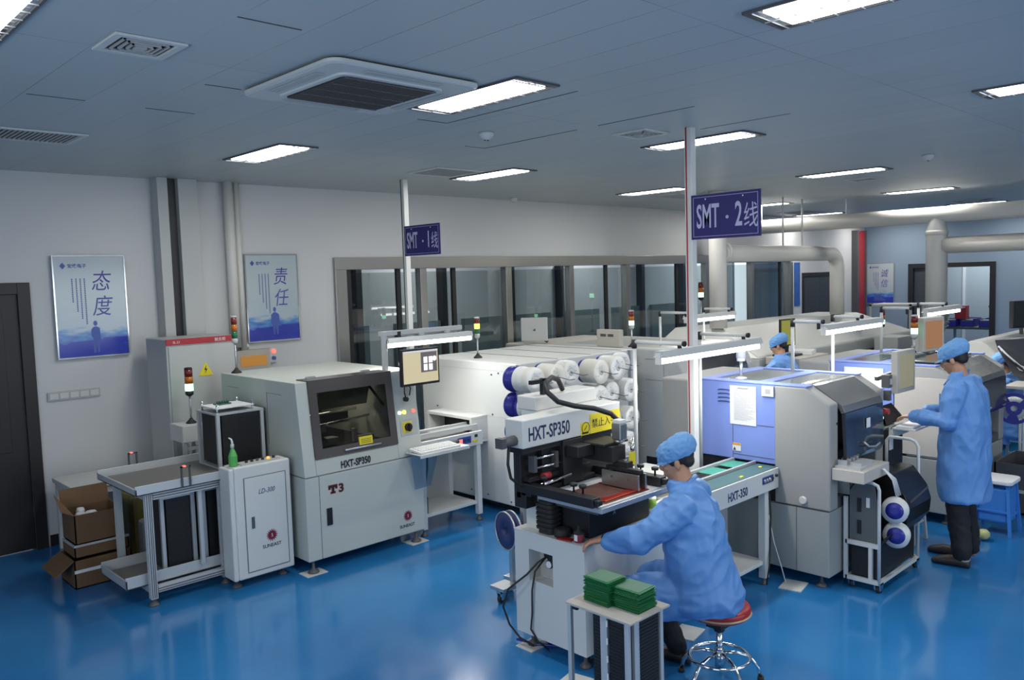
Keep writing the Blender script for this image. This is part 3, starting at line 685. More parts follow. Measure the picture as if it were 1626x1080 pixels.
# upper magazine rack and black lower ones
def magazine(name, x0, y0, z0, x1, y1, z1, label, solid=True, group=None):
    t = thing(name, label, 'board magazine', ((x0+x1)/2, (y0+y1)/2, z0), group)
    s = .028
    B().box(x0, y0, z0, x1, y1, z0+.015).build('end_plate', 'aluw', t)
    B().box(x0, y0, z1-.015, x1, y1, z1).build('end_plate', 'aluw', t)
    for x in (x0, x1-s):
        for y in (y0, y1-s): B().box(x, y, z0+.015, x+s, y+s, z1-.015).build('corner_post', 'aluw', t, bevel=.002)
    for y in (y0+.006, y1-.012):
        b = B().box(x0+s+.015, y, z0+.02, x1-s-.015, y+.006, z1-.02)
        n = int((z1-z0-.06)/.012)
        for k in range(n): b.box(x0+s+.02, y-.004, z0+.03+k*.012, x1-s-.02, y+.01, z0+.034+k*.012)
        b.build('slotted_wall', 'black', t)
    b = B().box(x0+.03, y0+.03, z0+.03, x1-.03, y1-.03, z1-.03) if solid else B().box(x0+.1, y0+.03, z0+.02, x0+.11, y1-.03, z1-.03)
    b.build('slot_stack', 'black', t)
    return t
magazine('board_magazine', 2.22, 6.12, .157, 2.48, 6.42, .745, 'black board magazine with pale alu edges at the left in the loader frame')
magazine('board_magazine', 2.54, 6.13, .157, 2.86, 6.45, .745, 'black board magazine half hidden behind the LD-300 cabinet')
magazine('board_magazine', 2.74, 6.24, .847, 3.14, 6.62, 1.29, 'grey smoked board magazine standing on the upper loader tray', True)
t = thing('circuit_board_tray', 'white plate with a small circuit board on top of the upper magazine', 'tray', (2.94, 6.42, 1.29))
B().box(2.76, 6.28, 1.32, 3.08, 6.58, 1.328).build('plate', 'paper', t)
for x, y in ((2.77, 6.29), (3.07, 6.29), (2.77, 6.57), (3.07, 6.57)): B().cyl((x, y, 1.29), (x, y, 1.36), .008).build('standoff', 'chrome', t)
b = B().box(2.84, 6.44, 1.33, 2.96, 6.52, 1.34)
for k in range(5): b.cyl((2.855+k*.022, 6.47, 1.34), (2.855+k*.022, 6.47, 1.36), .009, n=8)
b.build('circuit_board', mat('circuit board green', (.03, .1, .07), .4, var=.6, vscale=80), t)
t = thing('spray_bottle', 'ribbed green plastic spray bottle with a white nozzle on the LD-300 cabinet', 'bottle', (2.69, 5.9, .935))
pr = []
for k in range(12):
    r = .034 if k < 7 else .034-.0045*(k-6); pr += [(r, .002+k*.012), (r*.93, .008+k*.012)]
B().lathe(pr, (2.70, 5.9, .935), n=18).build('bottle_body', mat('green translucent plastic', (.10, .42, .10), .3), t)
B().lathe([(.014, .14), (.014, .165), (.010, .17)], (2.70, 5.9, .935)).build('cap', 'white', t)
B().tube([(2.70, 5.9, 1.10), (2.70, 5.9, 1.12), (2.695, 5.9, 1.14), (2.675, 5.9, 1.155)], [.009, .009, .007, .004]).build('nozzle', 'paper', t)

# ---------------------------------------------------------------- T3 stencil printer
X0, X1, Y0, Y1, ZS, ZT = 3.18, 4.335, 5.69, 7.1, .775, 1.52
t = thing('stencil_printer', 'big pale grey enclosed stencil printer with dark hood window and T3 lettering', 'machine', ((X0+X1)/2, 6.4, 0))
B().box(X0, Y0, .1, X1, Y1, ZS-.003).build('lower_cabinet', 'machine', t, bevel=.008)
def yf(z): return Y0+(z-ZS)/(ZT-ZS)*.09
wx0, wx1 = 3.285, 4.085
b = B()
side = [(Y0, ZS), (yf(ZT), ZT), (Y1, ZT), (Y1, ZS)]
b.prism(side, 'x', X0, wx0).prism(side, 'x', wx1, X1)
b.box(wx0, Y1-.1, ZS, wx1, Y1, ZT).box(wx0, yf(ZT)+.16, ZT-.03, wx1, Y1-.1, ZT).prism([(Y0, ZS), (yf(.9), .9), (yf(.9)+.1, .9), (Y0+.1, ZS)], 'x', wx0, wx1)
b.build('upper_housing', 'machine', t, bevel=.006)
# hood: grey brown frame with smoked window, wraps onto the top
hm = mat('grey brown smoked hood', (.085, .075, .072), .22)
def fr(z, d=0): return yf(z)-d
b = B(); zb, zt = .905, ZT+.006; kz = .075; kx = .07
def slabq(b, xa, za, xb, zb_, d=.012):
    b.add([(xa, fr(za, d), za), (xb, fr(za, d), za), (xb, fr(zb_, d), zb_), (xa, fr(zb_, d), zb_), (xa, fr(za), za), (xb, fr(za), za), (xb, fr(zb_), zb_), (xa, fr(zb_), zb_)],
          [(0,1,2,3),(7,6,5,4),(0,4,5,1),(1,5,6,2),(2,6,7,3),(3,7,4,0)])
slabq(b, wx0, zb, wx1, zb+kz); slabq(b, wx0, zt-.10, wx1, zt); slabq(b, wx0, zb+kz, wx0+kx, zt-.10); slabq(b, wx1-kx, zb+kz, wx1, zt-.10)
b.box(wx0, yf(ZT)-.012, ZT, wx1, yf(ZT)+.165, ZT+.008)
hd = b.build('hood', hm, t)
b = B(); slabq(b, wx0+kx, zb+kz, wx1-kx, zt-.10, .006); b.build('hood_window', 'acryl', t)
B().cyl((3.55, fr(.94, .025), .94), (3.90, fr(.94, .025), .94), .008).build('handle', 'alu', hd)
for x in (3.42, 3.95): B().box(x-.04, yf(ZT)+.16, ZT, x+.04, yf(ZT)+.19, ZT+.018).build('hinge', 'alu', hd)
# inside
area('machine_lamp', (3.7, 6.3, 1.44), (0, 0, 0), .5, .1, 3.0, (1, .95, .8), t)
B().box(wx0+.01, 5.9, ZS, wx1-.01, 6.95, .93).build('print_table', 'black', t)
B().box(wx0, 6.93, .93, wx1, 6.99, 1.48).build('inner_wall', 'dgrey', t)
B().obox((3.78, 6.05, 1.33), (.5, .02, .2), (.3, .0, 0)).build('splash_plate', mat('cream inner plate', (.5, .48, .33), .5), t)
B().bar((3.88, 5.85, 1.46), (4.02, 5.80, 1.24), .02, .02).build('gas_strut', 'black', t)
b = B().cyl((3.36, 6.0, 1.10), (4.0, 6.0, 1.14), .012).cyl((3.36, 6.2, 1.16), (4.0, 6.2, 1.18), .012); b.build('guide_rod', 'chrome', t)
b = B().box(3.55, 5.95, .96, 3.66, 6.05, 1.0).box(3.52, 6.0, 1.05, 3.57, 6.06, 1.11).box(3.86, 5.93, .94, 4.0, 5.98, .98).box(3.80, 5.93, .94, 3.83, 5.97, 1.05)
b.build('print_head_block', 'lgrey', t)
B().box(3.42, 5.92, 1.0, 3.50, 6.4, 1.05).box(3.7, 6.3, 1.05, 3.98, 6.4, 1.15).build('print_carriage', 'dgrey', t)
st = B(); slabq(st, 3.70, .955, 3.83, 1.02, .013); st.build('warning_sticker', 'yellow', hd)
st = B()
for k in range(3): slabq(st, 3.715, .968+k*.014, 3.815, .972+k*.014, .0137)
st.build('sticker_text', 'ink', hd)
text('HXT-SP350', 'model_text', 'ink', (3.505, Y0+.0005, .798), .083, '-y', t, xs=.72, bold=.0022, roll=0)
seams(t, [((X0+.005, Y0-.0005, ZS), (X1-.005, Y0-.0005, ZS)), ((3.30, Y0-.0005, .105), (3.30, Y0-.0005, ZS)), ((X0-.0005, Y0+.01, ZS), (X0-.0005, Y1-.02, ZS)),
          ((X0-.0005, 6.0, 1.41), (X0-.0005, 6.25, 1.41)), ((X0-.0005, 6.75, 1.41), (X0-.0005, 6.98, 1.41)), ((X0-.0005, 6.25, 1.41), (X0-.0005, 6.25, .98))])
for mm, g, yy in (('red', .005, Y0-.0008), ('ink', 0, Y0-.0014)):   # block serif T, red edge round black
    b = B(); x, z = 3.385, .612
    for q in ((0, .048, .075, .064), (0, .036, .012, .052), (.063, .036, .075, .052), (.029, .004, .046, .05), (.018, 0, .057, .010)):
        b.box(x+q[0]-g, yy, z+q[1]-g, x+q[2]+g, yy+.0006, z+q[3]+g)
    b.build('series_letter', mm, t)
    text('3', 'series_text', mm, (3.475-g*.6, yy, .612-g*.3), .088 if g == 0 else .094, '-y', t, xs=1.15, bold=.002+g*.5)
B().box(3.355, Y0-.008, .36, 3.405, Y0, .50).build('door_latch', 'black', t, bevel=.003)
emblem(t, 4.15, Y0-.0005, .262, .038)
text('SUNEAST', 'brand_text', 'ink', (4.06, Y0-.0012, .165), .038, '-y', t, bold=.0005)
cp = B(); slabq(cp, 4.10, 1.06, 4.30, 1.16, .006)
pn = B(); slabq(pn, 4.13, .955, 4.31, 1.10, .005); pn = pn.build('switch_recess', 'lgrey', t, bevel=.003)
for x, m in ((4.135, 'on_w'), (4.185, 'on_y'), (4.285, 'on_r')):
    B().cyl((x, fr(1.18, .015), 1.16), (x, fr(1.18), 1.16), .016).build('button', m, t)
sw = B(); slabq(sw, 4.15, .985, 4.25, 1.075, .008); sw = sw.build('switch_plate', 'yellow', t)
B().cyl((4.205, fr(1.03, .03), 1.03), (4.205, fr(1.03, .005), 1.03), .034).box(4.198, fr(1.03, .045), .995, 4.212, fr(1.03, .028), 1.065).build('main_switch', 'black', sw)
B().cyl((4.21, fr(1.28, .035), 1.27), (4.21, fr(1.28), 1.27), .02).build('joystick', 'rubber', t)
B().tube([(4.21, fr(1.28, .02), 1.28), (4.19, fr(1.3, .03), 1.33), (4.2, fr(1.38, .03), 1.38), (4.24, fr(1.4, .02), 1.41), (4.27, fr(1.36, .02), 1.36), (4.25, fr(1.3, .02), 1.30)], .006).build('cable', 'rubber', t)
for x, y in ((3.23, 5.66), (4.25, 5.66), (3.25, 7.0), (4.28, 7.0)): foot(t, x, y+.06, .1, .035, pad=True)
signal_tower(t, 3.26, 6.95, ZT, .26, 'n', r=.026, seg=.06, cap='lgrey')

# monitor on an arm in front of the printer column
t = thing('monitor', 'black framed monitor with a lit yellow screen on the first printer', 'monitor', (4.2, 5.52, 1.42))
B().box(4.0, 5.49, 1.415, 4.40, 5.525, 1.725).build('bezel', 'black', t, bevel=.006)
sc = B().box(4.018, 5.487, 1.437, 4.382, 5.490, 1.708).build('screen', 'screeny', t)
B().box(4.20, 5.4855, 1.52, 4.37, 5.487, 1.69).build('camera_view', mat('screen dark window', (.05, .05, .06), .3, emit=(.16, .15, .16), estr=.6), sc)
b = B()
for i in range(2):
    for j in range(2): b.box(4.228+.055*i, 5.4845, 1.535+.062*j, 4.268+.055*i, 5.4855, 1.588+.062*j)
b.cyl((4.345, 5.4845, 1.63), (4.345, 5.4855, 1.63), .022)
b.build('camera_pads', mat('screen white pads', (.8, .8, .8), .3, emit=(.9, .88, .8), estr=.8), sc)
b = B().box(4.018, 5.486, 1.697, 4.382, 5.487, 1.708); b.build('title_bar', mat('screen grey bar', (.5, .5, .6), .3, emit=(.45, .5, .65), estr=.7), sc)
B().bar((4.25, 5.53, 1.57), (4.25, 5.85, 1.57), .04, .03).box(4.2, 5.525, 1.52, 4.3, 5.535, 1.62).build('monitor_arm', 'dgrey', t)

# lamp stand over the first conveyor
t = thing('work_light', 'lit fluorescent work light on an aluminium profile frame above the first monitor', 'work light', (4.6, 5.92, ZT))
b = B().box(4.092, 5.86, ZT+.001, 4.13, 5.9, 1.86).box(4.092, 5.9, 1.82, 5.02, 5.94, 1.86)
b.build('light_frame', 'aluw', t, bevel=.002)
B().box(4.17, 5.945, 1.80, 5.0, 5.985, 1.83).build('cross_rail', 'aluw', t, bevel=.002)
B().box(4.27, 5.89, 1.80, 4.30, 5.95, 1.85).build('clamp', 'black', t)
lamp_tube(t, 4.13, 5.10, 5.88, 1.745)
for x in (4.5, 4.8): B().box(x, 5.86, 1.79, x+.04, 5.9, 1.83).build('hanger', 'aluw', t)

# ---------------------------------------------------------------- conveyor between printer and inspection box
def conveyor(name, label, x0, x1, y0, y1, zt, panel_h=.13):
    t = thing(name, label, 'conveyor', ((x0+x1)/2, (y0+y1)/2, 0))
    B().box(x0, y0, zt-panel_h, x1, y0+.03, zt).build('front_panel', 'white', t, bevel=.004)
    B().box(x0, y1-.03, zt-panel_h, x1, y1, zt).build('rear_panel', 'white', t, bevel=.004)
    return t
t = conveyor('board_conveyor', 'short white conveyor with a blue switch panel between the enclosed printer and white box', 4.36, 5.10, 5.75, 6.25, .86)
B().box(4.36, 5.78, .80, 5.10, 6.22, .815).build('conveyor_bed', 'lgrey', t)
for y in (5.86, 6.02): B().box(4.36, y, .86, 5.14, y+.02, .905).build('guide_rail', 'aluw', t, bevel=.002)
B().box(4.36, 5.885, .885, 5.12, 6.01, .889).build('belt', mat('transparent green grey belt', (.22, .25, .22), .3), t)
B().box(4.45, 5.9, .889, 4.62, 6.0, .894).build('board_on_belt', 'dgrey', t)
for x in (4.37, 5.03):
    for y in (5.76, 6.19): B().box(x, y, .06, x+.05, y+.05, .73).build('leg', 'white', t, bevel=.003); foot(t, x+.025, y+.025, .07, .025)
B().box(4.40, 5.78, .16, 5.03, 6.2, .19).build('lower_shelf', 'white', t, bevel=.003)
B().box(4.42, 6.19, .19, 5.03, 6.2, .73).build('back_panel', 'lgrey', t)
cp = B().box(4.79, 5.744, .765, 4.95, 5.75, .83).build('switch_panel', mat('royal blue switch panel', (.03, .08, .33), .4), t)
B().box(4.80, 5.738, .78, 4.84, 5.744, .815).build('rocker_switch', 'on_r', cp)
for x in (4.87, 4.92): B().box(x-.012, 5.738, .785, x+.012, 5.744, .81).build('rocker_switch', 'navy', cp)
B().box(4.975, 5.745, .765, 5.03, 5.75, .785).build('label_plate', 'yellow', t)
B().box(5.0, 5.742, .81, 5.03, 5.75, .835).build('socket', 'black', t)
B().tube([(4.47, 5.8, .73), (4.48, 5.82, .6), (4.46, 5.83, .45), (4.48, 5.85, .3), (4.47, 5.85, .2)], .009).build('cable', 'rubber', t)
B().box(4.38, 5.8, .19, 4.46, 5.9, .34).build('power_box', 'black', t)
# keyboard tray
t = thing('keyboard', 'white keyboard on a tray in front of the first printer', 'keyboard', (4.42, 5.6, .80))
B().obox((4.39, 5.58, .835), (.44, .17, .02), (.08, 0, 0)).build('keyboard_case', 'paper', t, bevel=.004)
kb = B()
for i in range(14):
    for j in range(4): kb.obox((4.20+i*.0285, 5.525+j*.034, .842+j*.0027), (.024, .026, .012), (.08, 0, 0))
kb.build('keys', 'white', t)
t = thing('keyboard_shelf', 'clear grey bent shelf holding the keyboard and mouse', 'shelf', (4.4, 5.6, .79))
B().box(4.15, 5.48, .81, 4.70, 5.685, .818).box(4.15, 5.475, .79, 4.70, 5.48, .818).build('shelf_plate', 'white', t)
B().add([(4.1, 5.55, .81), (4.36, 5.5, .81), (4.36, 5.62, .5), (4.22, 5.66, .48), (4.1, 5.556, .81), (4.36, 5.506, .81), (4.36, 5.626, .5), (4.22, 5.666, .48)], [(0,1,2,3),(7,6,5,4),(0,4,5,1),(1,5,6,2),(2,6,7,3),(3,7,4,0)]).build('acrylic_bracket', 'clear', t)
t = thing('computer_mouse', 'black computer mouse beside the white keyboard', 'mouse', (4.67, 5.62, .818))
B().ball((4.665, 5.63, .832), .03, 12, (1.5, 1, .6)).build('mouse_body', 'black', t)
B().tube([(4.69, 5.63, .825), (4.70, 5.65, .822), (4.69, 5.67, .822)], .003).build('cable', 'rubber', t)

# ---------------------------------------------------------------- white inspection box
t = thing('inspection_machine', 'very large plain white box machine with an entry slot and lit yellow stack light', 'machine', (6.2, 6.1, 0))
B().box(5.33, 5.48, .1, 7.1, 6.95, 1.48).build('housing', 'white', t, bevel=.012)
B().box(5.45, 5.6, .02, 7.0, 6.8, .1).build('plinth', 'black', t)
B().box(5.12, 5.93, .70, 5.33, 6.62, .73).box(5.12, 5.93, .93, 5.33, 6.62, .96).box(5.12, 5.93, .73, 5.33, 5.96, .93).box(5.12, 6.59, .73, 5.33, 6.62, .93).build('entry_shroud', 'white', t, bevel=.003)
B().box(5.325, 5.96, .73, 5.329, 6.59, .93).build('entry_slot', 'black', t)
seams(t, [((5.3295, 5.5, 1.40), (5.3295, 6.93, 1.40)), ((5.3295, 5.5, .95), (5.3295, 5.92, .95))], 'lgrey')
for y, z in ((5.6, 1.34), (5.75, 1.38), (5.85, 1.36), (6.7, .98), (5.85, .97), (5.62, .14), (5.95, .16), (6.2, .17)): B().cyl((5.322, y, z), (5.33, y, z), .008, n=8).build('screw', 'dgrey', t)
b = B()
for x in (5.9, 6.4, 6.9): b.box(x, 5.5, 1.48, x+.006, 6.93, 1.483)
b.build('roof_joint', 'dgrey', t)
signal_tower(t, 5.56, 6.3, 1.48, .20, 'y', r=.028, seg=.05, cap='lgrey')

# ---------------------------------------------------------------- hanging line signs on their poles
def line_pole(x, y, label, cable=False):
    t = thing('pole', label, 'pole', (x, y, 0))
    B().box(x-.03, y-.03, 0, x+.03, y+.03, CZ).build('pole_tube', 'white', t, bevel=.004)
    B().box(x-.05, y-.05, 0, x+.05, y+.05, .006).build('base_plate', 'white', t)
    B().cyl((x-.034, y+.012, 1.6), (x-.034, y+.012, CZ), .004, n=6).build('wire', 'red' if cable else 'black', t)
    return t
def line_sign(x, y0, y1, z0, z1, s, label):
    t = thing('hanging_sign', label, 'sign', (x, (y0+y1)/2, z0))
    B().box(x-.012, y1, z0, x, y0, z1).build('sign_board', 'purple', t, bevel=.002)
    k = .018; b = B(); xx = x-.0125
    for a in ((y1+k, z0+k, y0-k, z0+k+.003), (y1+k, z1-k-.003, y0-k, z1-k), (y1+k, z0+k, y1+k+.003, z1-k), (y0-k-.003, z0+k, y0-k, z1-k)):
        b.box(xx-.0008, a[0], a[1], xx+.0005, a[2], a[3])
    b.build('border_line', 'signtxt', t)
    b = B()
    for q in (.22, .76): b.cyl((xx-.003, y0-(y0-y1)*q, z1-.035), (xx, y0-(y0-y1)*q, z1-.035), .005, n=10)
    b.build('rivet', 'paper', t)
    h = z1-z0
    text('SMT', 'sign_text', 'signtxt', (xx, y0-.045, z0+h*.26), h*.74, '-x', t, xs=.43, bold=.004)
    B().cyl((xx-.0008, y0-.535*(y0-y1), z0+h*.46), (xx+.0005, y0-.535*(y0-y1), z0+h*.46), .012, n=16).build('sign_dot', 'signtxt', t)
    text(s, 'sign_text', 'signtxt', (xx, y0-.645*(y0-y1), z0+h*.26), h*.74, '-x', t, xs=.5, bold=.004)
    text('线', 'sign_text', 'signtxt', (xx, y0-.765*(y0-y1), z0+h*.25), h*.58, '-x', t, xs=.62)
    return t
P1 = line_pole(5.24, 7.02, 'slim white pole behind the large white box, carrying the smaller line sign')
line_sign(5.205, 6.985, 6.40, 2.55, 2.86, '1', 'purple hanging sign for line 1, on the slim pole behind the large white box')
P2 = line_pole(5.19, 3.46, 'white pole with a red wire beside it, carrying the nearer line sign', True)
B().cyl((5.156, 3.472, .9), (5.156, 3.472, CZ), .005, n=6).build('red_wire', 'red', P2)
line_sign(5.155, 3.425, 2.87, 2.53, 2.85, '2', 'purple hanging sign for line 2, on the pole with the red wire')

# ---------------------------------------------------------------- semi automatic stencil printer (second line)
t = thing('manual_stencil_printer', 'white pedestal stencil printer with black mechanism and HXT-SP350 beam, in front of seated worker', 'machine', (3.95, 3.3, 0))
X0, X1, Y0, Y1, ZT2 = 3.43, 4.42, 3.03, 3.60, .745
b = B()   # cabinet with a recess in its left side
b.box(X0+.10, Y0, .1, X1, Y1, ZT2).box(X0, Y0, .1, X0+.10, 3.28, ZT2).box(X0, 3.48, .1, X0+.10, Y1, ZT2).box(X0, 3.28, .1, X0+.10, 3.48, .45).box(X0, 3.28, .645, X0+.10, 3.48, ZT2)
b.build('cabinet', 'white', t)
B().box(X0-.004, Y0-.004, ZT2, X1+.004, Y1+.004, ZT2+.008).build('worktop', 'white', t, bevel=.003)
rc = B().box(X0+.096, 3.285, .455, X0+.10, 3.475, .64).build('recess_panel', 'lgrey', t)
B().cyl((X0+.02, 3.33, .575), (X0+.07, 3.33, .575), .026, n=20).build('gauge_body', 'black', rc)
B().cyl((X0+.016, 3.33, .575), (X0+.02, 3.33, .575), .021, n=20).build('gauge_dial', 'paper', rc)
B().box(X0+.03, 3.295, .56, X0+.096, 3.35, .63).box(X0+.05, 3.37, .6, X0+.09, 3.40, .63).cyl((X0+.05, 3.36, .60), (X0+.05, 3.36, .635), .014).build('regulator', 'black', rc)
B().tube([(X0+.06, 3.37, .61), (X0+.0, 3.40, .58), (X0-.04, 3.46, .50), (X0-.07, 3.60, .38), (X0-.06, 3.66, .25), (X0-.01, 3.66, .12), (X0+.02, 3.60, .04), (X0+.04, 3.5, .012)], .0065).build('air_hose', 'rubber', t)
B().tube([(X0+.06, 3.39, .60), (X0-.01, 3.42, .52), (X0-.02, 3.44, .4), (X0-.015, 3.45, .25), (X0-.02, 3.46, .15), (X0+.0, 3.42, .08), (X0+.05, 3.38, .02)], .006).build('power_cord', 'rubber', t)
B().tube([(3.44, 3.62, .03), (3.5, 3.5, .012), (3.62, 3.3, .012), (3.7, 3.1, .012), (3.7, 3.04, .02)], .008).build('blue_hose', 'reelb', t)
for x, y in ((3.50, 3.53), (4.34, 3.53), (3.50, 3.10), (4.34, 3.10)): foot(t, x, y, .1, .028, pad=(y > 3.3))
caster(t, 3.58, 3.46); caster(t, 3.56, 3.12)
# column and beam
for x in (3.50, 4.25): B().box(x, 3.44, ZT2+.008, x+.03, 3.56, .97).build('column_bracket', 'white', t)
B().box(3.55, 3.46, ZT2+.008, 4.22, 3.58, 1.28).build('column', 'black', t, bevel=.004)
B().box(3.33, 3.40, 1.285, 4.24, 3.55, 1.455).build('beam', 'white', t, bevel=.006)
B().box(3.345, 3.42, 1.25, 4.22, 3.54, 1.285).build('beam_underside', 'black', t)
text('HXT-SP350', 'model_text', mat('deep navy lettering', (.015, .02, .09), .5), (3.375, 3.3988, 1.325), .115, '-y', t, xs=.66, bold=.002)
B().box(3.845, 3.398, 1.285, 3.925, 3.40, 1.365).build('warning_sticker', 'yellow', t)
B().box(3.935, 3.398, 1.285, 4.235, 3.40, 1.41).build('warning_sticker', 'yellow', t)
b = B().box(3.855, 3.397, 1.292, 3.915, 3.398, 1.305); b.build('sticker_print', 'ink', t)
text('⊘', 'sticker_print', 'ink', (3.852, 3.3975, 1.31), .055, '-y', t)
text('禁止入手', 'sticker_print', 'ink', (3.95, 3.3975, 1.325), .062, '-y', t)
B().box(3.62, 3.57, 1.455, 4.20, 3.74, 1.545).build('rear_housing', 'offwhite', t, bevel=.008)
B().box(3.62, 3.55, 1.40, 4.20, 3.70, 1.455).build('rear_bracket', 'white', t)
# motor at the beam end
B().cyl((3.21, 3.47, 1.33), (3.33, 3.47, 1.33), .032, n=8).box(3.20, 3.44, 1.30, 3.235, 3.50, 1.36).build('motor', 'dgrey', t)
B().tube([(3.27, 3.46, 1.30), (3.26, 3.46, 1.2), (3.29, 3.47, 1.11), (3.37, 3.48, 1.05), (3.5, 3.5, 1.02)], .009).build('motor_cable', 'rubber', t)
# flexible hose from the post over the beam down to the cylinder
B().box(3.72, 3.60, 1.545, 3.75, 3.63, 1.65).box(3.62, 3.60, 1.62, 3.80, 3.63, 1.645).build('hose_post', 'black', t)
B().tube([(3.90, 3.60, 1.56), (3.84, 3.58, 1.63), (3.74, 3.54, 1.66), (3.64, 3.50, 1.64), (3.60, 3.45, 1.59), (3.64, 3.40, 1.53), (3.76, 3.37, 1.49), (3.90, 3.33, 1.46), (3.99, 3.27, 1.42), (4.02, 3.23, 1.37), (4.02, 3.22, 1.33)], .017, n=10).build('corrugated_hose', 'black', t)
# mechanism under the beam: back plate, rails, clamp arms
B().box(3.40, 3.50, .96, 4.12, 3.54, 1.25).box(3.40, 3.42, .98, 4.0, 3.5, 1.02).box(3.42, 3.44, 1.06, 3.98, 3.5, 1.09).build('back_plate', 'black', t, bevel=.003)
b = B().cyl((3.46, 3.44, 1.20), (3.86, 3.44, 1.20), .008).cyl((3.46, 3.44, 1.14), (3.86, 3.44, 1.14), .008).cyl((3.40, 3.40, 1.04), (3.74, 3.40, 1.06), .011)
b.build('guide_rod', 'chrome', t)
for x in (3.44, 3.63): B().box(x, 3.42, 1.12, x+.025, 3.47, 1.22).build('rod_holder', 'dgrey', t)
B().box(3.68, 3.40, 1.0, 3.86, 3.5, 1.28).box(3.40, 3.54, .90, 4.22, 3.56, 1.27).box(3.40, 3.46, .90, 3.55, 3.54, 1.0).build('slide_block', 'black', t, bevel=.004)
B().cyl((3.50, 3.41, 1.09), (3.56, 3.41, 1.09), .02).build('red_coupling', 'red', t)
for x, nm in ((3.43, 'clamp_arm'), (4.06, 'clamp_arm')):
    B().box(x-.035, 2.93, 1.0, x+.035, 3.50, 1.055).box(x-.02, 2.90, 1.015, x+.02, 2.93, 1.045).build(nm, 'black', t, bevel=.004)
for x, y in ((3.455, 3.05), (3.455, 3.12), (3.455, 3.36), (4.06, 2.99), (4.06, 3.1), (4.06, 3.2)):
    B().lathe([(.006, 0), (.006, .03), (.022, .034), (.024, .05), (.016, .054)], (x, y, 1.055), n=10).build('clamp_knob', 'black', t)
# black table block with bellows
B().box(3.56, 3.10, ZT2+.008, 4.14, 3.44, .93).build('table_block', 'black', t, bevel=.004)
B().box(3.50, 2.98, .93, 4.16, 3.44, .955).build('table_plate', 'dgrey', t, bevel=.003)
b = B()
for k in range(6): b.prism(rrect(3.445, 3.30, 3.555, 3.44, .03), 'z', .78+k*.028, .795+k*.028)
b.prism(rrect(3.455, 3.31, 3.545, 3.43, .03), 'z', ZT2+.008, .955)
b.build('bellows', 'rubber', t)
b = B().lathe([(.05, 0), (.052, .02), (.05, .045), (.03, .05)], (3.50, 3.26, ZT2+.008), n=16); b.build('foot_cup', 'rubber', t)
text('A', 'block_text', 'lgrey', (3.78, 3.0995, .85), .04, '-y', t)
# carriage, squeegee
B().box(3.70, 3.30, 1.18, 3.88, 3.40, 1.25).box(3.86, 3.16, 1.14, 3.99, 3.40, 1.24).box(3.83, 3.20, 1.24, 4.07, 3.40, 1.255).build('carriage', 'black', t, bevel=.004)
B().cyl((3.95, 3.18, 1.255), (3.95, 3.18, 1.275), .034).box(3.915, 3.14, 1.275, 3.985, 3.21, 1.375).build('air_cylinder', 'steel', t, bevel=.006)
B().box(3.92, 3.145, 1.375, 3.98, 3.205, 1.40).build('cylinder_cap', 'white', t, bevel=.004)
for dy in (0, .05): B().cyl((3.93, 3.12+dy, 1.02), (3.93, 3.12+dy, 1.16), .009).lathe([(.016, 0), (.016, .02), (.01, .03)], (3.93, 3.12+dy, 1.10)).build('squeegee_rod', 'chrome', t)
B().box(3.89, 2.98, 1.09, 3.93, 3.24, 1.115).box(3.90, 3.08, 1.07, 3.96, 3.20, 1.15).build('squeegee_holder', 'black', t, bevel=.003)
for x in (3.86, 3.93):
    sq = B().box(x, 2.965, 1.0, x+.014, 3.25, 1.092).build('squeegee_blade', 'steel', t, bevel=.002)
    B().cyl((x-.003, 3.04, 1.06), (x, 3.04, 1.06), .008, n=8).cyl((x-.003, 3.17, 1.06), (x, 3.17, 1.06), .008, n=8).build('blade_screw', 'dgrey', sq)
B().box(3.945, 3.096, 1.12, 4.005, 3.10, 1.20).build('tag_sticker', 'yellow', t)
B().cyl((4.02, 3.13, 1.10), (4.02, 3.13, 1.28), .008).lathe([(.014, 0), (.014, .03)], (4.02, 3.13, 1.2)).build('adjusting_screw', 'chrome', t)
# framed stencil clamped under the arms
t = thing('solder_stencil', 'white framed stencil smeared with red solder paste, clamped in the pedestal printer', 'stencil', (3.75, 3.15, .96))
b = B(); x0, y0, x1, y1 = 3.44, 2.90, 4.06, 3.40; e = .035
for a in ((x0, y0, x1, y0+e), (x0, y1-e, x1, y1), (x0, y0+e, x0+e, y1-e), (x1-e, y0+e, x1, y1-e)): b.box(a[0], a[1], .965, a[2], a[3], .995)
b.build('frame', mat('pale aluminium stencil frame', (.42, .46, .52), .35, .3), t, bevel=.003)
B().box(x0+e-.01, y0+e-.01, .985, x1-e+.01, y1-e+.01, .990).build('mesh_border', 'paper', t)
rp = mat('red solder paste', (.30, .015, .012), .3, var=.5, vscale=18)
B().prism(rrect(x0+.09, y0+.06, x1-.09, y1-.10, .02), 'z', .990, .992).build('stencil_foil', mat('smeared brown stencil foil', (.16, .075, .06), .35, var=.6, vscale=14), t)
b = B().prism([(3.56, 2.99), (3.95, 2.97), (3.98, 3.05), (3.95, 3.28), (3.88, 3.29), (3.90, 3.06), (3.7, 3.03), (3.56, 3.05)], 'z', .992, .998); b.build('solder_paste', rp, t)
B().obox((3.76, 2.99, .997), (.38, .012, .004), (0, 0, .03)).build('orange_smear', mat('orange paste streak', (.55, .1, .03), .3), t)
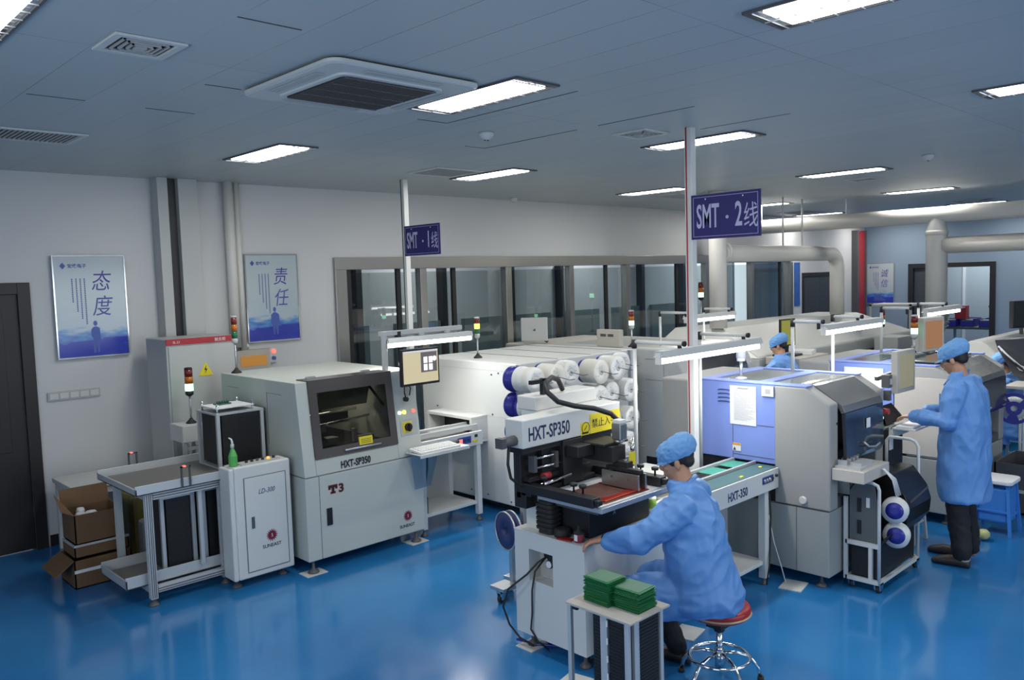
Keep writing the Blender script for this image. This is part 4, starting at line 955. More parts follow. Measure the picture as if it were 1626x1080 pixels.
# small things on its worktop
t = thing('paste_jar', 'small red translucent plastic jar on the worktop by the worker\'s hand', 'jar', (3.52, 3.10, .753))
B().lathe([(.030, 0), (.031, .05), (.031, .052)], (3.485, 3.115, .7545)).build('jar_body', mat('pink red plastic', (.35, .06, .08), .3), t)
B().lathe([(.033, .05), (.033, .062), (.014, .066), (.010, .10)], (3.485, 3.115, .753)).build('jar_lid', 'rubber', t)
B().box(3.453, 3.10, .765, 3.454, 3.125, .80).build('jar_label', 'paper', t)
o = B().obox((3.46, 3.20, .757), (.05, .10, .008), (0, 0, .2)).build('red_scraper', 'redseat', bevel=.003); tag(origin(o, (3.46, 3.20, .753)), 'flat red plastic scraper lying on the worktop left of the jar', 'scraper')
t = thing('cleaner_bottle', 'small bottle with green yellow label behind the black printer block', 'bottle', (4.20, 3.12, .753))
B().cyl((4.22, 3.14, .7545), (4.22, 3.14, .86), .03).build('bottle_body', 'paper', t)
B().cyl((4.22, 3.14, .79), (4.22, 3.14, .85), .0315).build('bottle_label', mat('lime label', (.25, .45, .05), .4), t)
B().cyl((4.22, 3.14, .86), (4.22, 3.14, .88), .014).build('bottle_cap', 'white', t)
rr = random.Random(5)
b = B()
for k in range(7): b.obox((4.30+rr.uniform(-.05, .05), 3.12+rr.uniform(-.04, .04), .778+k*.004), (.10, .07, .004), (rr.uniform(-.3, .3), rr.uniform(-.3, .3), rr.uniform(0, 3)))
o = b.build('wiping_cloth', 'paper'); tag(origin(o, (4.30, 3.12, .753)), 'crumpled white wiping papers on the worktop right of the bottle', 'wipe')

# ---------------------------------------------------------------- reel rack
RR = .09
RY = 4.03
t = thing('reel_rack', 'castered metal rack holding rows of component reels behind the pedestal printer', 'rack', (4.5, 4.2, 0))
for x in (4.02, 5.29):
    B().box(x-.018, 4.102, .10, x+.018, 4.138, 1.68).build('rack_post', 'alu', t, bevel=.002)
    B().box(x-.03, 3.92, .085, x+.03, 4.32, .115).build('rack_foot', 'alu', t, bevel=.003)
    B().bar((x, 4.12, .32), (x, 3.98, .11), .02, .02).build('rack_brace', 'alu', t)
    for y in (3.95, 4.29): caster(t, x, y, .033)
for z in (1.58, 1.385, 1.19, 1.0, .80, .25):
    B().box(4.03, 4.108, z-.012, 5.28, 4.132, z+.012).build('rack_rail', 'alu', t)
# reels: thin discs threaded on rods that point at the camera side
rods = [(4.04, 1.57, 4, 'b', 'rear side of the top row'), (4.04, 1.385, 4, 'b', 'rear side of the second row'), (3.98, 1.585, 10, 'w', 'leftmost rod of the top row'), (4.20, 1.585, 9, 'c', 'second rod of the top row'), (4.42, 1.59, 5, 'w', 'third rod of the top row'), (4.68, 1.575, 9, 'c', 'fourth rod of the top row'), (4.88, 1.585, 8, 'w', 'fifth rod of the top row'), (5.08, 1.59, 3, 'w', 'rightmost rod of the top row'),
        (4.02, 1.385, 6, 'w', 'leftmost rod of the second row'), (4.25, 1.385, 6, 'c', 'second row behind the printer housing'), (4.69, 1.38, 7, 'w', 'third visible rod of the second row'), (4.88, 1.385, 5, 'w', 'fourth visible rod of the second row'), (5.09, 1.39, 6, 'w', 'rightmost rod of the second row'),
        (4.04, 1.20, 4, 'b', 'rear side of the third row'), (4.9, 1.18, 5, 'c', 'third row left of the rightmost rod'), (5.10, 1.165, 6, 'w', 'rightmost rod of the third row'), (5.055, .972, 6, 'w', 'rightmost rod of the lowest row'), (4.86, .98, 4, 'c', 'lowest row behind the printer head')]
def reel_mesh(m, hub):
    r = thing('component_reel', 'x', 'reel', (0, 0, 0))
    B().lathe([(.012, 0), (RR, 0), (RR, .0016), (.074, .002), (.074, .0105), (RR, .011), (RR, .0125), (.012, .0125)], ax=(0, -1, 0), n=28, closed=True).build('reel_body', m, r)
    B().lathe([(.007, -.001), (.024, -.001), (.024, .0135), (.007, .0135)], ax=(0, -1, 0), n=16, closed=True).build('hub', hub, r)
    return r
protos = {'w': reel_mesh('reelw', 'lgrey'), 'c': reel_mesh('reelc', 'lgrey'), 'b': reel_mesh('reelb', 'navy')}
used = set()
M['speck'] = mat('faint grey printing', (.36, .36, .38), .5)
for x, z, n, c, where in rods:
    n = min(n, 8); yfront = (4.10-n*.0225) if c != 'b' else 4.14
    for k in range(n):
        yy = yfront+k*.0225+.0125
        cc = c
        if k == n-1 and (x < 4.1 or n >= 8): cc = 'b'
        if c == 'w' and k in (1, 2) and n > 7: cc = 'c'
        nm = {'w': 'white', 'c': 'cream', 'b': 'blue'}[cc]
        lab = '%s component reel, %s' % (nm, where)
        p = protos[cc]
        loc = Vector((x+rr.uniform(-.002, .002), yy, z+rr.uniform(-.003, .003)))
        if cc not in used:
            used.add(cc); p.location = loc; p['label'] = lab; p['group'] = nm+' reels, '+where; r = p
        else: r = dup(p, loc, lab, nm+' reels, '+where)
        if k == 0:
            s = B(); q = loc
            for a in range(9):
                an = rr.uniform(0, 6.28); rad = rr.uniform(.035, .07)
                s.obox((q.x+rad*math.cos(an), q.y-.0131, q.z+rad*math.sin(an)), (.012, .0006, .004), (0, rr.uniform(0, 3), 0))
            s.build('reel_print', 'speck', r)
    if c == 'b': continue
    w_ = B().tube([(x, 4.14, z), (x, yfront-.03, z), (x+.005, yfront-.11, z-.012), (x+.012, yfront-.15, z-.004)], .0028, n=6)
    w_.build('reel_rod', 'dgrey', t)
t = thing('cable_drum', 'dark blue black drum with silver rim low behind the pedestal printer', 'drum', (3.98, 4.14, .30))
B().lathe([(.03, 0), (.135, .0), (.135, .01), (.09, .012), (.09, .05), (.135, .052), (.135, .06), (.03, .06)], (3.97, 4.19, .49), (-.98, .2, 0), n=32, closed=True).build('drum_body', 'navy', t)
for o_ in (-.002, .05): B().lathe([(.132, 0), (.140, 0), (.140, .012), (.132, .012)], Vector((3.97, 4.19, .49))+Vector((-.98, .2, 0))*o_, (-.98, .2, 0), n=32, closed=True).build('drum_rim', 'alu', t)
B().box(3.95, 4.18, .10, 3.98, 4.21, .49).box(3.80, 4.12, .085, 3.95, 4.26, .11).build('drum_stand', 'alu', t)
caster(t, 3.82, 4.16, .033)
caster(t, 3.90, 4.24, .033)

# ---------------------------------------------------------------- XT conveyor
t = conveyor('board_conveyor', 'long conveyor with dark green top and XT-350 lettering behind the seated worker', 4.50, 5.485, 2.93, 3.37, .85, .15)
M['teal'] = mat('dark teal panel', (.06, .13, .13), .4)
M['pcbg'] = mat('teal green board', (.06, .30, .22), .45)
B().box(4.5, 2.94, .85, 5.485, 3.10, .854).build('top_plate', 'teal', t)
B().box(4.5, 2.96, .74, 5.48, 3.34, .76).build('conveyor_bed', 'lgrey', t)
for y in (3.12, 3.30): B().box(4.5, y, .80, 5.5, y+.018, .87).build('guide_rail', 'aluw', t, bevel=.002)
B().box(4.55, 3.14, .845, 5.48, 3.16, .85).box(4.55, 3.28, .845, 5.48, 3.30, .85).build('belt', 'rubber', t)
B().box(5.03, 2.97, .854, 5.07, 2.99, .858).cyl((5.38, 3.02, .854), (5.38, 3.02, .862), .012).build('button_cap', 'yellow', t)
text('HXT-350', 'model_text', 'navy', (4.79, 2.9285, .735), .085, '-y', t, xs=.78, bold=.0015)
cp = B().box(5.25, 2.924, .765, 5.40, 2.93, .815).build('switch_panel', mat('conveyor blue switch panel', (.02, .05, .22), .4), t)
for k in range(4): B().cyl((5.27+k*.036, 2.914, .79), (5.27+k*.036, 2.924, .79), .012, n=12).build('button', 'alu' if k < 3 else 'black', cp)
B().cyl((5.44, 2.915, .80), (5.44, 2.93, .80), .011).build('knob', 'black', t)
for x in (4.52, 5.32):
    for y in (2.95, 3.29): B().box(x, y, .05, x+.055, y+.055, .70).build('leg', 'white', t, bevel=.003); foot(t, x+.027, y+.027, .06, .022)
B().box(4.54, 2.97, .15, 5.36, 3.33, .18).build('lower_shelf', 'white', t, bevel=.003)
B().tube([(5.40, 2.96, .70), (5.405, 2.95, .5), (5.39, 2.95, .3), (5.34, 2.93, .15), (5.30, 2.93, .02)], .006).build('black_cable', 'rubber', t)
B().tube([(5.41, 2.97, .5), (5.43, 2.94, .3), (5.46, 2.90, .12), (5.45, 2.86, .01)], .004).build('white_cable', 'paper', t)
for x0, lab in ((4.98, 'teal green circuit board on the conveyor rails, nearer the worker'), (5.26, 'teal green circuit board on the conveyor rails, entering the blue machine')):
    o = B().box(x0, 3.145, .852, x0+.2, 3.295, .855).build('circuit_board', 'pcbg'); tag(origin(o, (x0+.1, 3.22, .852)), lab, 'circuit board', 'boards on the conveyor rails')
# white block and paper left of it
t = thing('side_table', 'white low table top seen behind the seated worker\'s head', 'table', (4.72, 3.66, 0))
B().box(4.46, 3.44, .78, 5.14, 3.88, .81).build('tabletop', 'white', t, bevel=.004)
for x in (4.52, 5.06):
    for y in (3.46, 3.82): B().box(x, y, 0, x+.04, y+.04, .78).build('leg', 'white', t)

# ---------------------------------------------------------------- overhead work lights of line two
_th = thing
def pl(label, xa, xb, yp, yl, z, za, zb, t0, t1):
    t = _th('work_light', label, 'work light', ((xa+xb)/2, yp, min(za, zb)))
    for x, q in ((xa, za), (xb, zb)):
        B().cyl((x, yp, q), (x, yp, z), .014, n=12).build('stand_pipe', 'white', t)
        B().cyl((x, yp, z-.045), (x, yp, z+.015), .018).build('elbow', 'black', t)
        B().cyl((x, yp-.01, z), (x, yl-.03, z), .014, n=12).build('arm_pipe', 'white', t)
        B().cyl((x, yl-.045, z), (x, yl-.028, z), .018).build('end_clamp', 'black', t)
        B().box(x-.01, yl-.01, z-.06, x+.01, yl+.01, z-.01).build('hanger', 'black', t)
    lamp_tube(t, t0, t1, yl, z-.085, .09)
    return t
pl('brightly lit fluorescent work light on white pipes above the seated worker', 4.50, 5.30, 3.47, 3.10, 1.83, .81, .81, 4.27, 5.50)
pl('lit fluorescent work light on white pipes above the blue machine\'s right end', 6.27, 7.0, 3.22, 3.0, 1.87, 1.464, .821, 6.36, 7.46)
pl('lit fluorescent work light with a beige screen under it, right of centre background', 8.50, 9.5, 3.40, 3.15, 1.87, 1.414, 1.12, 9.0, 10.0)
pl('yellowish lit work light behind the first pair of pipes, above the grey mounter', 7.75, 8.65, 5.6, 5.25, 1.84, 1.461, 1.461, 7.75, 8.75)

# ---------------------------------------------------------------- component mounters (blue and grey)
M['smoke'] = mat('dark smoked cover', (.030, .035, .045), .14, coat=.6)
M['smoke_sheen'] = mat('smoked cover with painted ceiling sheen', (.13, .135, .14), .22, coat=.5)  # upper slope made lighter: the ceiling's reflection is put into its colour
M['topglass'] = mat('grey green top glass', (.13, .16, .16), .15)
def mounter(label, X0, X1, Yf, Yb, ZT, blue_y, name='component_mounter', cover=True):
    t = thing(name, label, 'machine', ((X0+X1)/2, (Yf+Yb)/2, 0))
    z0 = .10; pw = .13
    prof = [(Yf+.42, ZT), (Yf+.18, ZT), (Yf+.0, ZT-.11), (Yf, .58), (Yf+.42, .58)]
    for xa, xb in ((X0, X0+pw), (X1-pw, X1)):
        B().prism(prof, 'x', xa, xb).build('side_pillar', 'grey', t, bevel=.012, seg=3)
    B().box(X0, Yf+.006, z0, X1, Yb-.55, .575).build('lower_body', mat('grey green lower panel', (.30, .32, .31), .45), t, bevel=.006)
    B().box(X0+.02, Yb-.55, z0, X1-.02, Yb, .575).build('lower_body', 'grey', t, bevel=.006)
    B().box(X0+.004, blue_y[0], .86, X1-.004, blue_y[1], ZT).build('blue_panel', 'blue', t, bevel=.006)
    B().box(X0, blue_y[1]+.003, .575, X1, Yb, ZT-.005).build('rear_body', 'grey', t, bevel=.02, seg=3)
    B().box(X0+.03, blue_y[0], .575, X1-.03, blue_y[1], .86).build('conveyor_mouth', 'black', t)
    # blue roof frame with glass
    b = B(); za, zb = ZT, ZT+.012
    yr0, yr1 = Yf+.17, blue_y[1]+.02; ym = blue_y[0]+.08
    b.box(X0, yr0, za, X0+.10, yr1, zb).box(X1-.08, yr0, za, X1, yr1, zb).box(X0+.10, yr1-.10, za, X1-.08, yr1, zb).box(X0+.10, ym, za, X1-.08, ym+.10, zb)
    b.build('roof_frame', 'blue', t, bevel=.003)
    B().box(X0+.10, yr0+.05, za-.004, X1-.08, ym, za+.004).build('roof_window', 'topglass', t)
    B().box(X0+.10, ym+.10, za-.004, X1-.08, yr1-.10, za+.004).build('roof_window', 'topglass', t)
    if cover:
        xa, xb = X0+pw, X1-pw
        pts = [(Yf-.05, ZT-.18), (Yf-.06, .95), (Yf-.03, .90), (Yf-.015, .905), (Yf-.035, .97), (Yf-.02, ZT-.19)]
        B().prism([(Yf+.30, ZT+.006), (Yf+.17, ZT), (Yf-.03, ZT-.13), (Yf-.05, ZT-.178), (Yf-.02, ZT-.188), (Yf, ZT-.15), (Yf+.17, ZT-.03), (Yf+.30, ZT-.02)], 'x', xa+.004, xb-.004).build('upper_cover', 'smoke_sheen', t, bevel=.004)
        B().prism(pts, 'x', xa+.004, xb-.004).build('front_cover', 'smoke', t, bevel=.006)
        B().tube([(xa+.25, Yf-.075, 1.03), (xa+.30, Yf-.095, .99), (xa+.40, Yf-.10, .975), (xa+.50, Yf-.09, .985)], .008).build('cover_handle', 'alu', t)
        B().box(xa+.33, Yf-.065, 1.12, xa+.39, Yf-.06, 1.19).build('warning_label', 'paper', t)
        B().box(xa+.01, Yf+.10, .60, xb-.01, Yf+.16, .95).build('inner_back', 'black', t)
        B().box(xa, Yf+.01, .58, xb, Yf+.14, .66).build('feeder_table', 'dgrey', t)
        b = B()
        for k in range(12): b.box(xa+.12+k*.035, Yf-.03, .66, xa+.125+k*.035, Yf+.06, .80)
        b.build('feeder_fins', 'lgrey', t)
        B().box(xa+.20, Yf-.005, .75, xa+.30, Yf+.02, .88).build('feeder_block', 'grey', t)
    for x in (X0+.08, X1-.08):
        for y in (Yf+.1, Yb-.1): foot(t, x, y, .10, .03)
    return t
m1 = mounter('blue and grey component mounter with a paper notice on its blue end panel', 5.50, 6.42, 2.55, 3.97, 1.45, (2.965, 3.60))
X = 5.50
B().box(X-.004, 3.115, 1.13, X, 3.335, 1.425).build('paper_notice', 'paper', m1)
b = B(); z = 1.385
for k in range(26):
    b.box(X-.0052, 3.30-(.18 if k % 5 else .12)*(.8+.2*((k*7) % 3)/2), z, X-.004, 3.30, z+.0022); z -= .0088
b.build('notice_text', 'speck', m1)
B().box(X-.0052, 3.18, 1.405, X-.004, 3.27, 1.410).build('notice_heading', 'dgrey', m1)
B().box(X-.014, 2.97, 1.365, X-.0, 3.065, 1.44).build('label_plate', 'offwhite', m1, bevel=.002)
B().box(X-.0155, 2.995, 1.385, X-.014, 3.035, 1.42).build('label_print', 'speck', m1)
w_ = B().box(X-.005, 3.245, .925, X, 3.315, .985).build('warning_label', 'paper', m1)
B().box(X-.006, 3.245, .968, X-.005, 3.315, .985).build('label_stripe', mat('orange stripe', (.7, .3, .02), .5), w_)
B().prism([(3.285, .93), (3.31, .93), (3.2975, .955)], 'x', X-.006, X-.005).build('label_triangle', 'ink', w_)
b = B()
for k in range(4): b.tube([(X-.002, 3.335, 1.385-k*.03), (X-.004, 3.36, 1.390-k*.03), (X-.004, 3.42, 1.388-k*.03), (X-.002, 3.44, 1.383-k*.03)], .0035, n=6)
b.build('vent_slot', 'navy', m1)
seams(m1, [((X+.002, 3.315, .87), (X+.002, 3.315, 1.13)), ((X+.002, 2.975, .90), (X+.002, 3.31, .90)), ((X+.002, 2.975, 1.14), (X+.002, 3.11, 1.14)), ((X-.001, 2.56, .578), (X-.001, 3.42, .578)), ((X-.001, 2.80, .11), (X-.001, 2.80, .575))])
B().lathe([(.001, 0), (.028, .0), (.03, .01), (.024, .022)], (X, 2.745, .635), (-1, 0, 0), n=18).build('round_knob', 'offwhite', m1)
B().box(5.62, 2.545, 1.19, 5.60, 2.552, 1.205).build('latch_slot', 'black', m1)
# feeder tray box sticking out at the front left corner
b = B().box(5.52, 2.32, .81, 5.95, 2.548, .895); b.build('feeder_box', 'beige', m1, bevel=.005)
b = B().box(5.55, 2.36, .895, 5.85, 2.54, .91).box(5.62, 2.38, .91, 5.8, 2.46, .93)
for k in range(4): b.box(5.58+k*.06, 2.47, .91, 5.60+k*.06, 2.53, .945)
b.build('feeder_mechanism', 'aluw', m1)
# control strip and monitor at the right end
for k, m in enumerate(('on_w', 'on_w')): B().cyl((6.34+k*.035, 2.535, 1.13), (6.34+k*.035, 2.55, 1.13), .012).build('lit_button', m, m1)
B().cyl((6.34, 2.535, 1.05), (6.34, 2.55, 1.05), .014).build('lit_button', 'on_g', m1)
B().cyl((6.385, 2.53, 1.05), (6.385, 2.55, 1.05), .016).build('button', 'green', m1)
B().cyl((6.40, 2.50, 1.18), (6.40, 2.55, 1.18), .022).build('emergency_stop', 'red', m1)
B().box(6.40, 2.50, 1.36, 6.46, 2.56, 1.46).box(6.41, 2.50, 1.26, 6.45, 2.55, 1.34).build('switch_box', 'dgrey', m1, bevel=.004)
B().box(6.415, 2.495, 1.385, 6.445, 2.50, 1.43).build('switch_plate', 'lgrey', m1)
# white bodied signal light on its roof
B().lathe([(.045, 0), (.045, .01), (.015, .02)], (5.62, 3.31, 1.462)).build('signal_base', 'lgrey', m1)
B().cyl((5.62, 3.31, 1.47), (5.62, 3.31, 1.60), .012).build('signal_pole', 'alu', m1)
B().cyl((5.62, 3.31, 1.60), (5.62, 3.31, 1.625), .032).cyl((5.62, 3.31, 1.625), (5.62, 3.31, 1.75), .036, n=20).build('signal_body', 'paper', m1)

def flat_monitor(label, c, yaw, wd, ht, body, screen, stand=None, depth=.05, tilt=0):
    t = thing('monitor', label, 'monitor', c)
    R = Euler((tilt, 0, yaw)).to_matrix(); c = Vector(c)
    def P(v): return c+R@Vector(v)
    def bb(x0, y0, z0, x1, y1, z1):
        b = B(); b.box(x0, y0, z0, x1, y1, z1); b.v = [P(v) for v in b.v]; return b
    bb(-wd/2, 0, -ht/2, wd/2, depth, ht/2).build('bezel', body, t, bevel=.006)
    k = .035 if body != 'black' else .016
    bb(-wd/2+k, -.003, -ht/2+k, wd/2-k, .0, ht/2-k).build('screen', screen, t)
    if stand: B().bar(P((0, depth, 0)), stand, .03, .03).build('monitor_arm', 'dgrey', t)
    return t
M['screeno'] = mat('lit screen olive yellow', (.1, .1, .08), .3, emit=(.36, .34, .22), estr=.6)
M['screenr'] = mat('lit screen orange brown', (.1, .06, .04), .3, emit=(.62, .30, .14), estr=.45)
M['screeng'] = mat('lit screen olive', (.05, .05, .03), .3, emit=(.33, .33, .05), estr=.7)
flat_monitor('beige monitor with dull yellow screen at the right end of the nearer blue mounter', (6.66, 2.47, 1.47), -.05, .32, .33, 'beige', 'screeno', (6.45, 2.62, 1.42))
t = thing('keyboard_shelf', 'small shelf with white keyboard under the standing worker\'s hands', 'shelf', (6.55, 2.45, 1.0))
B().box(6.47, 2.33, 1.03, 6.80, 2.52, 1.045).box(6.47, 2.50, .96, 6.8, 2.53, 1.045).build('shelf_plate', 'offwhite', t, bevel=.003)
B().box(6.48, 2.35, 1.045, 6.79, 2.48, 1.06).build('keyboard', 'paper', t, bevel=.003)
B().box(6.48, 2.53, .70, 6.75, 2.60, 1.02).build('shelf_bracket', 'black', t)
B().box(6.48, 2.525, .86, 6.55, 2.53, .98).build('paper_tag', 'paper', t)
B().add([(6.5, 2.56, 1.05), (6.85, 2.56, 1.05), (6.85, 2.58, 1.09), (6.7, 2.6, 1.2), (6.5, 2.6, 1.2), (6.5, 2.60, 1.05), (6.85, 2.60, 1.05)], [(0,1,2,3,4), (5,6,2,3,4), (0,1,6,5)]).build('black_guard', 'black', t)

# joining conveyor between the two blue mounters
t = conveyor('board_conveyor', 'short grey conveyor joining the two blue mounters', 6.44, 7.56, 2.9, 3.35, .86, .12)
B().box(6.46, 2.93, .80, 7.54, 3.32, .82).build('conveyor_bed', 'lgrey', t)
for x in (6.5, 7.45): B().box(x, 2.91, 0, x+.05, 3.34, .74).build('leg', 'white', t)

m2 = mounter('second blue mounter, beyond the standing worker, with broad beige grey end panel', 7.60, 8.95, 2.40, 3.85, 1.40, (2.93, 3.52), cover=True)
B().box(7.592, 2.47, .60, 7.60, 2.92, 1.30).build('beige_side_panel', 'beige', m2, bevel=.003)
B().box(7.59, 3.02, 1.18, 7.60, 3.38, 1.36).build('paper_notice', 'paper', m2)
B().box(7.8, 2.62, 1.412, 8.7, 2.88, 1.43).build('roof_cover', 'topglass', m2, bevel=.004)
signal_tower(m2, 8.42, 3.05, 1.412, .16, 'g', r=.032, seg=.055, cap='lgrey')
flat_monitor('beige monitor with orange brown screen on the second blue mounter', (8.72, 2.97, 1.60), -.2, .36, .34, 'beige', 'screenr', None, .12)
B().box(8.66, 2.98, 1.413, 8.80, 3.06, 1.427).build('tmp', 'beige', m2).name = 'monitor_foot'
B().box(8.02, 2.9, 1.413, 8.3, 3.2, 1.45).build('roof_box', 'topglass', m2)

# ---------------------------------------------------------------- feeder cart in front of the first mounter
t = thing('feeder_cart', 'white tube framed feeder cart with black curved reel hood in front of blue mounter', 'cart', (6.05, 2.38, 0))
b = B(); xl, xr, y0, y1 = 5.70, 6.42, 2.29, 2.525
for x, nm in ((xl, 'side_frame'), (xr, 'side_frame')):
    b = B(); dy = 0
    pts = [(x, y0, .06), (x, y0, .74), (x, y0+.01, .77), (x, y0+.05, .785), (x, y0+.12, .787)] if x == xl else [(x, y0, .06), (x, y0, .93), (x, y0+.02, .965), (x, y0+.06, .98), (x, y1-.02, .98), (x, y1, .95), (x, y1, .6)]
    b.tube(pts, .0125, n=8)
    b.box(x-.012, y1-.012, .06, x+.012, y1+.012, .66).box(x-.012, y0, .32, x+.012, y1, .35).box(x-.012, y0, .06, x+.012, y1, .09).box(x-.012, y0+.045, .09, x+.012, y0+.07, .32)
    b.build(nm, 'white', t)
B().box(xl, y0-.01, .06, xr, y0+.015, .085).box(xl, y1-.02, .06, xr, y1, .085).build('base_bar', 'white', t)
for x in (xl+.02, xr-.02):
    for y in (y0+.01, y1-.04): caster(t, x, y, .026)
B().box(xl+.02, y0+.02, .09, xr-.015, y1-.03, .33).build('black_bin', 'black', t, bevel=.004)
sd = [(y1-.02, .35), (y1-.02, .70), (y1-.06, .76), (y0+.10, .79), (y0+.04, .78), (y0+.015, .60), (y0+.015, .35)]
B().prism(sd, 'x', xl+.014, xl+.020).build('side_plate', mat('grey perforated plate', (.10, .115, .12), .5), t)
for z in (.40, .56): B().box(xl+.010, y0+.13, z, xl+.014, y0+.16, z+.10).build('slot', 'black', t)
B().box(xl+.010, y0+.07, .60, xl+.013, y0+.095, .67).build('side_label', 'paper', t)
hx = xl+.27
out = [(y1-.02, .35), (y1-.02, .72), (y1-.05, .775), (y0+.12, .797), (y0+.03, .79), (y0-.07, .66), (y0-.10, .56), (y0-.09, .46), (y0-.02, .36)]
B().prism(out, 'x', hx, xr-.014).build('hood_shell', mat('glossy black hood', (.012, .012, .013), .3), t, bevel=.006)
B().prism([(y1-.02, .35), (y1-.02, .72), (y1-.05, .775), (y0+.12, .797), (y0+.12, .78), (y1-.06, .755), (y1-.04, .70), (y1-.04, .35)], 'x', xl+.02, hx).build('hood_back', 'black', t)
B().prism([(y0+.01, .35), (y0-.04, .41), (y0-.05, .41), (y0-.0, .34), (y1-.04, .34), (y1-.04, .35)], 'x', xl+.02, hx).build('reel_tray', 'black', t)
B().bar((hx+.05, y0-.088, .60), (xr-.03, y0-.08, .64), .008, .015).build('hood_edge', 'dgrey', t)
b = B()
for k in range(5): b.tube([(5.80+.01*k, 2.312, .87), (5.79+.01*k, 2.29, .868-.004*k), (5.80+.015*k, 2.24, .80), (5.82+.02*k, 2.22, .68)], .0035, n=6)
b.build('component_tape', 'paper', t)
big = [(5.80, .585, 'white edged reel with blue hub, upper one in the feeder cart'), (5.83, .40, 'white edged reel with blue hub, lower one in the feeder cart')]
for x, z, lab in big:
    r = thing('component_reel', lab, 'reel', (x, 2.26, z))
    c = (x, 2.225, z)
    B().lathe([(.02, 0), (.09, 0), (.09, .002), (.075, .003), (.075, .05), (.09, .051), (.09, .053), (.02, .053)], c, (1, .25, 0), n=28).build('reel_body', 'reelw', r)
    B().lathe([(.02, -.002), (.06, -.002), (.06, -.0005), (.02, -.0005)], c, (1, .25, 0), n=24).build('hub', 'reelb', r)
# round stool with blue cushion behind the cart
def stool4(x, y, h, label, cush, legm, r=.14, name='stool'):
    t = thing(name, label, 'stool', (x, y, 0))
    B().prism([(x+p[0], y+p[1]) for p in rrect(-r, -r, r, r, .05)], 'z', h-.035, h).build('seat', cush, t, bevel=.008)
    for sx in (-1, 1):
        for sy in (-1, 1): B().bar((x+sx*r*.75, y+sy*r*.75, h-.035), (x+sx*r*.95, y+sy*r*.95, 0), .025, .025).build('leg', legm, t)
    b = B()
    for s in (-1, 1): b.bar((x-r*.85, y+s*r*.85, .16), (x+r*.85, y+s*r*.85, .16), .015, .015).bar((x+s*r*.85, y-r*.85, .20), (x+s*r*.85, y+r*.85, .20), .015, .015)
    b.build('stretcher', legm, t)
    return t
M['cush'] = mat('light blue cushion', (.16, .42, .68), .5)
M['bluepl'] = mat('bright blue plastic', (.05, .22, .62), .35)
stool4(7.02, 2.62, .46, 'square stool with light blue cushion and white legs behind the feeder cart', 'cush', 'white')
t = stool4(7.74, 2.12, .47, 'blue plastic stool with white seat pad behind the standing worker', 'paper', 'bluepl', .15)
B().box(7.62, 2.0, .10, 7.86, 2.24, .40).build('apron', 'bluepl', t, bevel=.02)
o = B().ball((7.40, 2.12, .05), .05, 10, (1.2, 1, .9)).build('yellow_cloth', mat('pale yellow cloth', (.5, .5, .22), .8)); tag(origin(o, (7.40, 2.12, 0)), 'pale yellow rag on the floor by the blue stool', 'rag')
t = thing('black_bin', 'open black angular bin on the floor beyond the blue stool', 'bin', (8.7, 2.2, 0))
b = B(); x0, x1, y0, y1, h = 8.4, 9.15, 1.98, 2.12, .46
b.box(8.36, 2.30, 0, 9.0, 2.315, h).box(8.36, 1.9, 0, 9.0, 1.915, h).box(8.36, 1.9, 0, 8.375, 2.315, h).box(8.985, 1.9, 0, 9.0, 2.315, h).box(8.36, 1.9, 0, 9.0, 2.315, .02)
b.build('bin_body', 'dgrey', t)
B().box(8.352, 1.95, .2, 8.36, 2.27, .23).build('bin_rib', 'lgrey', t)

# ---------------------------------------------------------------- first line: mounter, ovens
t = thing('grey_mounter', 'tall light grey mounter with slanted dark window behind the overhead light', 'machine', (8.0, 5.8, 0))
XA, XB2, YA, YB, Z = 7.32, 8.75, 4.95, 6.9, 1.46
side = [(YA, .1), (YA, .95), (YA+.04, 1.20), (YA+.16, Z-.02), (YA+.24, Z), (YB, Z), (YB, .1)]
B().prism(side, 'x', XA, XA+.22).build('side_body', 'lgrey', t, bevel=.02, seg=3)
B().prism(side, 'x', XB2-.12, XB2).build('side_body', 'lgrey', t, bevel=.02, seg=3)
B().box(XA+.22, YA+.2, .1, XB2-.12, YB, Z-.004).box(XA+.22, YA+.02, .1, XB2-.12, YA+.2, .93).build('main_body', 'grey', t)
B().prism([(YA+.02, .98), (YA+.05, 1.20), (YA+.17, Z-.01), (YA+.26, Z+.006), (YA+.26, Z-.02), (YA+.19, Z-.03), (YA+.07, 1.19), (YA+.04, .98)], 'x', XA+.22, XB2-.12).build('front_window', 'smoke', t)
B().prism([(YA-.12, .62), (YA-.12, .86), (YA+.02, .96), (YA+.02, .62)], 'x', XA+.30, XB2).build('front_shelf', 'lgrey', t, bevel=.01)
seams(t, [((XA-.001, 5.25, 1.35), (XA-.001, 5.5, 1.35)), ((XA-.001, 5.25, 1.12), (XA-.001, 5.5, 1.12)), ((XA-.001, 5.25, 1.12), (XA-.001, 5.25, 1.35))])
B().cyl((XA-.004, 5.1, .93), (XA, 5.1, .93), .03, n=16).build('side_hole', 'black', t)
B().box(XA-.003, 5.05, .12, XA, 5.5, .26).build('side_opening', 'black', t)
B().box(XA+.1, YA+.1, 0, XB2-.1, YB-.1, .1).build('plinth', 'black', t)
for k, m in enumerate(('on_g', 'on_y', 'on_w')): B().cyl((8.70, YA+.05, 1.12+k*.045), (8.70, YA+.12, 1.12+k*.045), .013).build('lit_button', m, t)
pn = B().box(7.33, 5.86, 1.46, 7.40, 6.2, 1.66).build('operator_panel', 'beige', t, bevel=.006)
B().box(7.325, 5.95, 1.58, 7.33, 6.03, 1.61).box(7.325, 6.06, 1.58, 7.33, 6.14, 1.61).build('panel_slot', 'dgrey', pn)
signal_tower(t, 7.45, 5.78, 1.46, .20, 'g', r=.03, seg=.05, cap='lgrey')
